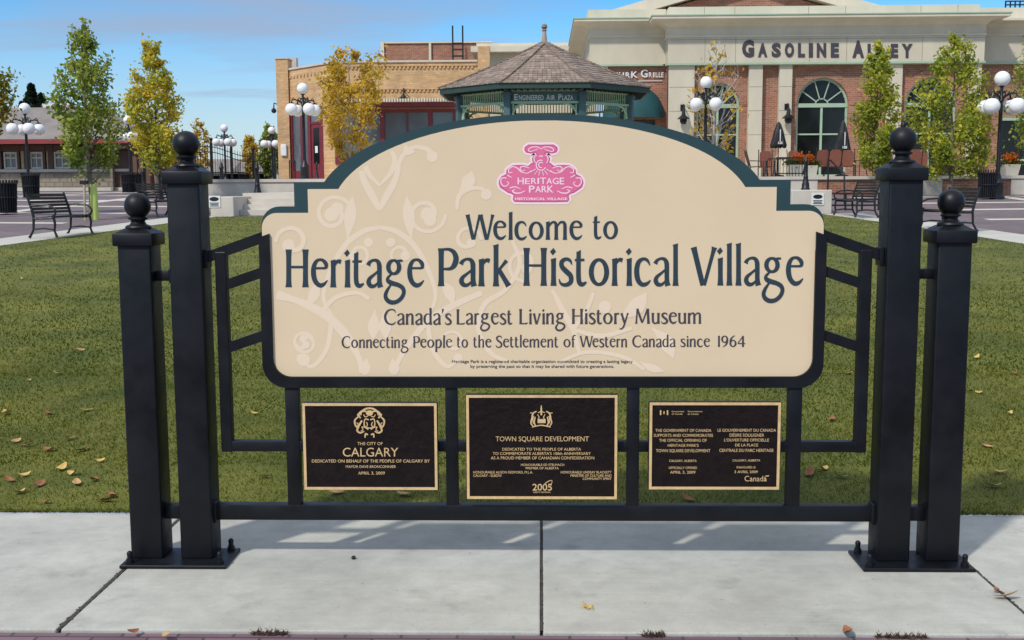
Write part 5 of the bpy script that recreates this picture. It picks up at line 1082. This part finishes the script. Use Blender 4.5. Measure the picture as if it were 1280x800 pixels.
lamp_px(380, 106, (X_(381, 46, 215), 46, TZ), 'black five globe lamp in front of the tan shop entrance')
lamp_px(880.5, 98, (X_(881, 45, 215), 45, TZ), 'black five globe lamp half hidden by the bare birch')
lamp_px(1246, 92, ground(1246, 249), 'tall black five globe lamp at the right edge beside the litter bin')

# ================================================================ benches
def make_bench(pos, heading, label, L=1.55):
    """cast iron bench: seat runs along local x, it faces local -y"""
    t = thing('park_bench', label, 'bench', (0,0,0), 'black slatted iron benches round the lawn'); t.location = (0,0,0)
    for i in range(6):
        pass
    q = MB()
    for i in range(6): q.rbox(-L/2, L/2, -.46+.085*i, -.46+.085*i+.068, .432-.008*i, .455-.008*i, .004, 1)
    q.build('seat', M['iron'], t)
    q = MB()
    for i in range(6):
        z = .50+.072*i; y = .045+.022*i; q.bar((-L/2, y, z+.025), (L/2, y, z+.025), .018, .055)
    q.build('backrest', M['iron'], t)
    for s in (-1, 1):
        x = s*(L/2-.02); q = MB()
        q.tube([(x,-.48,.0),(x,-.47,.04),(x,-.43,.14),(x,-.45,.28),(x,-.43,.40),(x,-.40,.44)], [.035,.026,.024,.026,.03,.03], 8)
        q.tube([(x,.14,.0),(x,.10,.05),(x,.04,.16),(x,.03,.30),(x,.02,.42),(x,.06,.60),(x,.17,.94)], [.035,.026,.024,.026,.03,.028,.022], 8)
        q.tube([(x,-.43,.41),(x,-.2,.40),(x,.03,.40)], .026, 8); q.tube([(x,-.44,.16),(x,-.2,.19),(x,.04,.17)], .018, 7)
        q.tube([(x,.09,.66),(x,-.10,.685),(x,-.32,.67),(x,-.44,.62),(x,-.485,.54),(x,-.45,.47),(x,-.40,.46)], .022, 8)
        q.build('side_frame', M['iron'], t, True)
    t.location = pos; t.rotation_euler = (0, math.atan((gz(30)-gz(20))/10)*0, heading); return t
b1 = make_bench((X_(66, 24, 295), 24.1, gz(24.1)+.012), R(90-6), 'empty black bench facing the lawn in front of the green poplar')
b2 = copy_tree(b1); b2.location = (X_(192, 31, 272), 31.2, gz(31.2)+.012); b2.rotation_euler.z = R(90-10); b2['label'] = 'black bench half hidden behind the left pair of sign posts'
b3 = copy_tree(b1); b3.location = (X_(1192, 25, 288), 24.9, gz(24.9)+.012); b3.rotation_euler.z = R(-86); b3['label'] = 'black bench behind the ball of the lower right post'
b4 = copy_tree(b1); b4.location = (X_(1080, 29.6, 272), 29.8, gz(29.8)+.012); b4.rotation_euler.z = R(-84); b4['label'] = 'black bench beside the stage block left of the tall right post'

# ================================================================ litter bins, bollards
def make_bin(base, label, h=1.0, r=.32):
    t = thing('litter_bin', label, 'bin', base, 'round black slatted litter bins'); x, y, z = base
    q = MB(); n = 26
    for i in range(n):
        a = 2*math.pi*i/n; c, s = math.cos(a), math.sin(a); q.tube([(x+r*.86*c, y+r*.86*s, z+.05), (x+r*.96*c, y+r*.96*s, z+h*.6), (x+r*1.0*c, y+r*1.0*s, z+h*.86), (x+r*1.12*c, y+r*1.12*s, z+h)], .018, 5)
    q.build('slats', M['iron'], t); MB().lathe([(r*.78,.04),(r*.84,h*.9),(r*.70,h*.9),(r*.66,.05)], base, 20).build('liner', M['steel'], t, True)
    q = MB()
    for zz_, rr in ((.06, .89), (h*.5, .97), (h*.9, 1.04)): q.lathe([(r*rr,zz_-.02),(r*rr+.025,zz_-.02),(r*rr+.025,zz_+.02),(r*rr,zz_+.02)], base, 24)
    q.build('hoop', M['iron'], t); return t
def bin_at(base, label):
    c = copy_tree(bin0); c.location = base; c['label'] = label; return c
bin0 = make_bin(tuple(ground(8, 268)), 'black slatted litter bin at the far left edge of the photo')
bin_at(gp(39, 43.5), 'black slatted litter bin at the foot of the left five globe lamp')
bin_at(gp(161, 54), 'far black litter bin in front of the stone porch arch'); bin_at(gp(174, 55), 'far black litter bin beside the red porch wall')
bin_at(ground(1234, 249), 'black litter bin beside the tall right lamp')
bin_at((X_(305, 68, 215), 68, gz(68)+.02), 'dark litter bin in front of the iron fence'); 
def make_bollard(base, label, h=1.35):
    k = h/1.35; t = tag(MB().lathe([(a*k, b*k) for a, b in [(.17,0),(.17,.06),(.145,.09),(.14,.25),(.12,.30),(.10,.42),(.085,.50),(.095,.53),(.08,.56),(.072,1.05),(.09,1.08),(.09,1.14),(.07,1.17),(.07,1.22),(.04,1.27),(.03,1.32),(.005,1.35)]], base, 14).build('bollard', M['iron'], None, True, loc=base), label, 'bollard', 'black cast iron bollards'); return t
def boll_px(x, y0, base, label): make_bollard(tuple(base), label, at(x, y0, base[1]).z-base[2])
boll_px(278, 202, ground(278, 246), 'black bollard right of the left tall post'); boll_px(338, 202, (X_(338, 44, 240)-.0, 42, gz(42)), 'black bollard by the end of the terrace wall near the sign shoulder')
boll_px(180, 208, gp(180, 44), 'black bollard just above the left low ball finial'); boll_px(199, 205, gp(199.5, 42), 'black bollard under the yellow poplar beside the left tall post')
boll_px(1007, 194, (X_(1007, 36, 230), 36, PZ), 'black bollard on the stage right of the sign shoulder')
boll_px(396, 202, (X_(396, 44, 215), 44, TZ), 'black bollard in front of the maroon shop door')
for x, w in ((958, 'left'), (968, 'right')): boll_px(x, 198, (X_(x, 43.6, 215), 43.6, TZ), 'short black bollard on the patio edge, %s one of the close pair' % w)

# ================================================================ patio chairs, tables, parasols, planters
M['sling'] = mat('terracotta_sling_fabric', srgb(136,84,70), .8, .12, 8)
M['metal_dark'] = mat('dark_bronze_metal', srgb(48,40,38), .5, .2, 8)
def make_chair(label):
    t = thing('patio_chair', label, 'chair', (0,0,0), 'terracotta sling patio chairs')
    q = MB(); q.add([(-.26,-.27,.43),(.26,-.27,.43),(.26,.22,.39),(-.26,.22,.39),(-.26,-.27,.41),(.26,-.27,.41),(.26,.22,.37),(-.26,.22,.37)], [(0,1,2,3),(7,6,5,4),(0,4,5,1),(1,5,6,2),(2,6,7,3),(3,7,4,0)]); q.build('seat', M['sling'], t)
    q = MB(); q.add([*[(xx, .22+(zz_-.40)*.27+o_, zz_) for o_ in (0, .03) for xx, zz_ in ((-.20,.42),(.20,.42),(.225,.75),(.215,.95),(.14,1.03),(-.14,1.03),(-.215,.95),(-.225,.75))]], [tuple(range(8)), tuple(range(8,16))[::-1]]+[(i, i+8, (i+1)%8+8, (i+1)%8) for i in range(8)]); q.build('backrest', M['sling'], t)
    for s in (-1, 1):
        q = MB(); x = s*.26; q.tube([(x,-.28,0),(x,-.28,.42),(x,.22,.39),(x,.42,1.08)], .018, 6); q.tube([(x,.30,0),(x,.22,.39)], .018, 6); q.tube([(x,-.28,.42),(x,-.28,.62),(x,.26,.64)], .018, 6); q.build('side_frame', M['metal_dark'], t)
    t.rotation_euler.z = 0; return t
chair0 = make_chair('')
YC_ = 44.6
for i, (x, dy, rz_, lb) in enumerate([(944,.2,70,'terracotta patio chair turned sideways beside the sign shoulder'),(956,.9,170,'terracotta patio chair with its back to the lawn under the closed parasol'),(995,1.0,150,'terracotta patio chair behind the orange flower planter'),
      (1024,.1,185,'terracotta patio chair in front of the left half of the full arched window'),(1041,.0,180,'terracotta patio chair centred below the full arched window'),(1060,.5,160,'terracotta patio chair under the second closed parasol'),
      (1079,.2,-80,'dark patio chair seen from the side below the lime yellow tree'),(1104,1.2,180,'terracotta patio chair showing left of the tall right post'),(1141,.2,175,'terracotta patio chair just right of the tall right post ball'),(1154,.9,150,'terracotta patio chair half hidden by the broad yellow green tree'),(1212,.6,190,'terracotta patio chair behind the trunk of the broad yellow green tree'),(1221,1.6,160,'terracotta patio chair near the litter bin by the right doorway')]):
    c = chair0 if i == 0 else copy_tree(chair0); c.location = (X_(x, YC_+dy, 215), YC_+dy, TZ+.004); c.rotation_euler.z = R(rz_); c['label'] = lb
def make_table(x, Y, label):
    p = (X_(x, Y, 215), Y, TZ+.004); t = thing('patio_table', label, 'table', p, 'round patio tables'); MB().lathe([(.5,.70),(.52,.72),(.5,.74)], p, 20).build('table_top', M['metal_dark'], t)
    MB().lathe([(.28,0),(.28,.03),(.05,.06),(.04,.7)], p, 12).build('pedestal', M['metal_dark'], t); return t
make_table(972, 45.4, 'round dark patio table under the first closed parasol'); make_table(1052, 45.6, 'round dark patio table under the second closed parasol'); make_table(1180, 45.2, 'round dark patio table behind the broad yellow green tree')
def make_parasol(x, y0, y1, Y, label):
    p = at(x, 222, Y); p.z = TZ+.004; t = thing('closed_parasol', label, 'parasol', tuple(p), 'closed black parasols on the patio'); zt_, zb_ = at(x, y0, Y).z, at(x, y1, Y).z
    MB().tube([p, (p.x, p.y, zt_-.05)], .026, 8).build('pole', mat('timber_pole', srgb(150,96,66), .6, .1, 4), t); MB().lathe([(.26,0),(.26,.06),(.05,.10)], tuple(p), 14).build('foot', M['iron'], t)
    n = 18; h = zt_-zb_; q = MB(); vs = []; fs = []; rows = [(0,.24),(.08,.27),(.3,.23),(.6,.18),(.9,.09),(1,.012)]
    for f, r in rows:
        for j in range(n): a = 2*math.pi*j/n; rr = r*(1+(.26 if j % 2 else -.12)*(1-f)); vs.append((p.x+rr*math.cos(a), p.y+rr*math.sin(a), zb_+h*f-(.05 if j % 2 and f == 0 else 0)))
    for i in range(len(rows)-1):
        for j in range(n): fs.append((i*n+j, i*n+(j+1) % n, (i+1)*n+(j+1) % n, (i+1)*n+j))
    q.add(vs, fs); q.build('canopy', mat('black_canvas', (.012,.012,.013), .6, .3, 6), t)
    q = MB()
    for (dx_, f, w, hh) in ((.0,.16,.10,.05),(-.05,.16,.06,.04),(.06,.16,.05,.05),(.0,.42,.035,.26)): q.box(p.x+dx_-w/2, p.x+dx_+w/2, p.y-.33, p.y-.32, zb_+h*f-hh, zb_+h*f+hh)
    q.build('printed_mark', M['white'], t)
make_parasol(972, 152, 184, 45.4, 'closed black parasol against the narrow cream pilaster'); make_parasol(1052, 150, 191, 45.6, 'closed black parasol in front of the full arched window')
M['mum'] = leaf_mat('mum_flower', [(0, srgb(170,70,20)), (.5, srgb(214,110,26)), (1, srgb(228,160,40))]); M['foliage'] = leaf_mat('planter_foliage', [(0, srgb(40,58,26)), (.5, srgb(70,88,36)), (1, srgb(112,116,52))])
def planter(x, Y, w, h, label, fl, seed):
    p = (X_(x, Y, 215), Y, TZ+.004); t = thing('flower_planter', label, 'planter', p, 'grey tapered planters on the patio'); q = MB(); a, b = w*.38, w*.5
    q.add([(p[0]-a,Y-a,p[2]),(p[0]+a,Y-a,p[2]),(p[0]+a,Y+a,p[2]),(p[0]-a,Y+a,p[2]),(p[0]-b,Y-b,p[2]+h),(p[0]+b,Y-b,p[2]+h),(p[0]+b,Y+b,p[2]+h),(p[0]-b,Y+b,p[2]+h)], BX); q.build('pot', M['concrete'], t)
    r = np.random.default_rng(seed)
    def puff(name, m, n, c, s, k): 
        o = np.array(c)+r.normal(size=(n,3))*np.array(s); d = r.normal(size=(n,3)); d /= np.linalg.norm(d,axis=1)[:,None]; e = np.cross(d, r.normal(size=(n,3))); e /= np.linalg.norm(e,axis=1)[:,None]; V = np.stack([o-d*k, o+d*k, o+e*k*1.4],1).reshape(-1,3); raw(name, V, np.arange(len(V)).reshape(-1,3), m, t, p)
    puff('foliage', M['foliage'], 500, (p[0], Y, p[2]+h+.08), (w*.36, w*.2, .08), .05)
    puff('flowers', M['mum'], 420, (p[0]+fl*w*.2, Y, p[2]+h+.22), (w*.2, w*.18, .09), .045)
planter(994, 43.9, .55, .45, 'grey planter with orange mums left of the stage bollard', 1, 5); planter(1262, 43.9, .60, .42, 'grey planter with orange mums right of the tall right lamp', 0, 6); planter(1014, 43.9, .42, .42, 'small pale planter with green foliage behind the stage bollard', -1, 7)
r_ = thing('patio_railing', 'thin black railing along the patio edge left of the bollard', 'railing', (X_(985, 43.5, 215), 43.5, TZ)); q = MB()
for z in (.12, .72): q.tube([(X_(970, 43.5, 210), 43.5, TZ+z), (X_(1004, 43.5, 210), 43.5, TZ+z)], .022, 6)
q.build('handrail', M['iron'], r_); q = MB()
for i in range(9): X = X_(971+4*i, 43.5, 210); q.tube([(X, 43.5, TZ), (X, 43.5, TZ+.72)], .012, 5)
q.build('balusters', M['iron'], r_)
r_ = thing('entry_handrail', 'thin black handrail left of the maroon shop entrance', 'railing', (X_(363, 55, 215), 55, TZ)); q = MB()
for x in (362, 369): q.tube([(X_(x, 55, 210), 55, TZ), (X_(x, 55, 210), 55, TZ+1.0)], .03, 6)
q.tube([(X_(362, 55, 210), 55, TZ+1.0), (X_(369, 55, 210), 55, TZ+1.0)], .03, 6); q.build('handrail', M['iron'], r_)

# ================================================================ iron fence and gate, far hills
YF_ = 76.0; zf0 = gz(YF_); fx0, fx1 = X_(241, YF_, 200), X_(349, YF_, 200)
fe = thing('iron_fence', 'tall black iron fence with wavy top rail behind the plaza', 'fence', (fx0, YF_, zf0)); q = MB(); 
def wav(x): return zf0+2.55+.35*math.sin((x-fx0)*1.05+.6)
x = fx0
while x < fx1: q.tube([(x, YF_, zf0), (x, YF_, wav(x)+.25)], .016, 4); x += .17
q.build('pickets', M['iron'], fe); q = MB()
for dz_ in (0, -.35): q.tube([(fx0+(fx1-fx0)*i/40, YF_, wav(fx0+(fx1-fx0)*i/40)+dz_) for i in range(41)], .03, 5)
q.tube([(fx0, YF_, zf0+.3), (fx1, YF_, zf0+.3)], .03, 5); q.build('rail', M['iron'], fe)
q = MB()
for f in (0, .22, .45, .7, .95): X = fx0+(fx1-fx0)*f; q.box(X-.07, X+.07, YF_-.07, YF_+.07, zf0, wav(X)+.4); q.ball((X, YF_, wav(X)+.5), .12, 10, 6)
q.build('fence_post', M['iron'], fe)
pr_ = thing('gate_pillar', 'red brick gate pillar at the left end of the iron fence', 'pillar', (X_(237, YF_, 200), YF_, zf0), kind='thing'); q = MB(); X = X_(237, YF_, 200); q.box(X-.35, X+.35, YF_-.3, YF_+.3, zf0, zf0+2.6); q.build('brick_shaft', M['brick_red'], pr_); MB().box(X-.42, X+.42, YF_-.37, YF_+.37, zf0+2.602, zf0+2.8).build('pillar_cap', M['concrete_old'], pr_)
q = MB(); r = np.random.default_rng(9); n = 60; vs = []; 
for i in range(n+1):
    x = -260+250*i/n; h = 10+5*math.sin(i*.33)+2*math.sin(i*.9+1); vs += [(x, 380, 0), (x, 420, h), (x, 520, h*.4)]
q.add(vs, [f for i in range(n) for f in ((3*i,3*i+3,3*i+4,3*i+1), (3*i+1,3*i+4,3*i+5,3*i+2))]); struct('hills', q, mat('far_hillside', srgb(112,112,96), .95, .3, .06, col2=srgb(136,130,104)))
for i, (x, w, h, c) in enumerate([(248,7,4,'tan'),(266,9,5,'grey'),(300,10,4.5,'tan'),(322,8,5,'grey')]):
    Y = 190; X = X_(x, Y, 215); b = thing('far_house', ['small tan house seen through the left end of the iron fence','grey house seen behind the small far lamp','long tan house seen through the middle of the iron fence','grey house seen beside the dark pine'][i], 'house', (X, Y, 1.9), 'distant houses behind the iron fence')
    MB().box(X-w/2, X+w/2, Y, Y+7, 1.8, 1.9+h*.55).build('house_wall', M['stucco'] if c == 'tan' else M['concrete_old'], b); MB().add([(X-w/2-.4,Y-.4,1.9+h*.55),(X+w/2+.4,Y-.4,1.9+h*.55),(X+w/2+.4,Y+7.4,1.9+h*.55),(X-w/2-.4,Y+7.4,1.9+h*.55),(X-w/2+.5,Y+3.5,1.9+h),(X+w/2-.5,Y+3.5,1.9+h)], [(0,1,5,4),(1,2,5),(2,3,4,5),(3,0,4)]).build('roof', M['slate'], b)

# ================================================================ fallen leaves, small litter, moss
LC = [mat('dry_leaf_tan', srgb(184,146,96), .8, .2, 30), mat('dry_leaf_rust', srgb(140,90,56), .8, .25, 30), mat('dry_leaf_yellow', srgb(196,166,92), .75, .2, 30)]
def leaf_mesh(s, curl, m):
    n = 6; vs = []; fs = []
    for i in range(n+1):
        t = i/n; w = s*.24*math.sin(math.pi*min(.96, t*.92+.05))**.8; x = s*(t-.5); z = curl*s*(2*t-1)**2*.22
        vs += [(x, -w, z+w*.22), (x, 0, z), (x, w, z+w*.30)]
    for i in range(n): fs += [(3*i,3*i+1,3*i+4,3*i+3), (3*i+1,3*i+2,3*i+5,3*i+4)]
    o = MB().add(vs, fs).build('fallen_leaf', m); return o
protos = []
def lobed(m, s):
    pts = []; 
    for i in range(20):
        a = 2*math.pi*i/20; r = s*(.5 if i % 4 == 0 else .22 if i % 4 == 2 else .36)*(1+.25*math.cos(a)); pts.append((r*math.cos(a), r*math.sin(a), s*.5*((r/s)**2)*(1.0+.8*math.sin(2*a))))
    q = MB().add([(0,0,0)]+pts, [(0, i+1, (i+1) % 20+1) for i in range(20)]); q.tube([(-s*.25,0,.002),(-s*.6,s*.06,.008)], .0014, 5); return q.build('fallen_leaf', m)
def drop(x, Y, z, label, group, k=None, s=1):
    if not protos:
        for i in range(3): protos.append(leaf_mesh(.082, .5+.3*i, LC[i]))
    i = rng.randrange(3) if k is None else k; o = protos[i]
    if o.get('label'): o = o.copy(); C.objects.link(o)
    o.location = (x, Y, z); o.rotation_euler = (rng.uniform(-.35,.35), rng.uniform(-.3,.3), rng.uniform(0, 6.28)); q = s*rng.uniform(.75, 1.35); o.scale = (q, q, q); return tag(o, label, 'leaf', group)
lp = [(20,555),(35,560),(62,566),(88,552),(12,604),(30,598),(48,610),(58,632),(76,590),(96,608),(104,566),(118,604),(132,630),(140,624),(8,520),(60,520),(108,516),(36,478),(72,470),(100,440),(92,596),(24,620),(124,580),(1230,560),(1212,492),(1226,494),(1248,594),(1262,520),(1240,612),(1236,562),(1220,450),(1270,470),(300,560),(330,600),(318,520),(420,620),(505,622),(1012,596),(1050,600),(1040,528),(1028,590),(1060,470),(70,372),(28,350),(250,360),(318,440),(860,628)]
for x, y in lp: p = ground(x, y); drop(p.x, p.y, p.z+.020, 'small dry leaf lying on the mown lawn', 'fallen leaves on the lawn')
p = ground(735, 760); o = lobed(LC[2], .062); o.location = (p.x, p.y, .004); o.rotation_euler = (.15, -.1, 2.2); tag(o, 'single yellow brown curled leaf on the concrete right of the middle joint', 'leaf', 'leaves on the walk')
p = ground(1258, 750); drop(p.x, p.y, .018, 'tan leaf caught on the right hand joint of the walk', 'leaves on the walk', 0, 1.2)
p = ground(1246, 741); drop(p.x, p.y, .012, 'smaller brown leaf just above the tan one on the right joint', 'leaves on the walk', 1, .7)
p = ground(165, 793); drop(p.x, p.y, .010, 'rust leaf on the purple pavers at the lower left edge of the walk', 'leaves on the walk', 1, .9)
p = ground(208, 797); drop(p.x, p.y, .010, 'tan leaf on the pavers right of the rust leaf', 'leaves on the walk', 0, .8)
p = ground(1060, 793); drop(p.x, p.y, .012, 'small orange leaf at the front edge of the walk near the moss tuft', 'leaves on the walk', 1, .8)
pb = ground(442, 699); pe = MB(); pe.ball((pb.x, pb.y, .008), .011, 8, 5, .8); tag(pe.build('pebble', M['joint'], None, True, loc=(pb.x, pb.y, 0)), 'tiny dark pebble on the concrete left of the middle joint', 'pebble')
def moss(x, y, w, label, seed):
    p = ground(x, y); r = np.random.default_rng(seed); n = 220; c = np.stack([p.x+(r.random(n)-.5)*w, 4.024+r.normal(size=n)*.008, np.full(n, -.010)], 1); d = r.normal(size=(n,3))*np.array([1,.6,.2]); d /= np.linalg.norm(d,axis=1)[:,None]
    V = np.stack([c-d*.004, c+d*.004, c+r.normal(size=(n,3))*np.array([.014,.008,.004])+np.array([0,0,.020])*r.random((n,1))], 1).reshape(-1,3)
    o = raw('weed_tuft', V, np.arange(len(V)).reshape(-1,3), M['moss'], None, p); o.location = p; tag(o, label, 'weed', 'weed tufts along the front edge of the walk')
M['moss'] = leaf_mat('moss', [(0, srgb(58,44,42)), (.5, srgb(98,78,66)), (1, srgb(136,118,92))])
moss(1126, 793, .19, 'wide grey green weed tuft beside the small orange leaf at the walk edge', 1); moss(333, 796, .13, 'weed tuft at the front edge of the walk left of the middle joint', 2); moss(818, 796, .08, 'small weed tuft at the front edge of the walk right of the middle joint', 3)
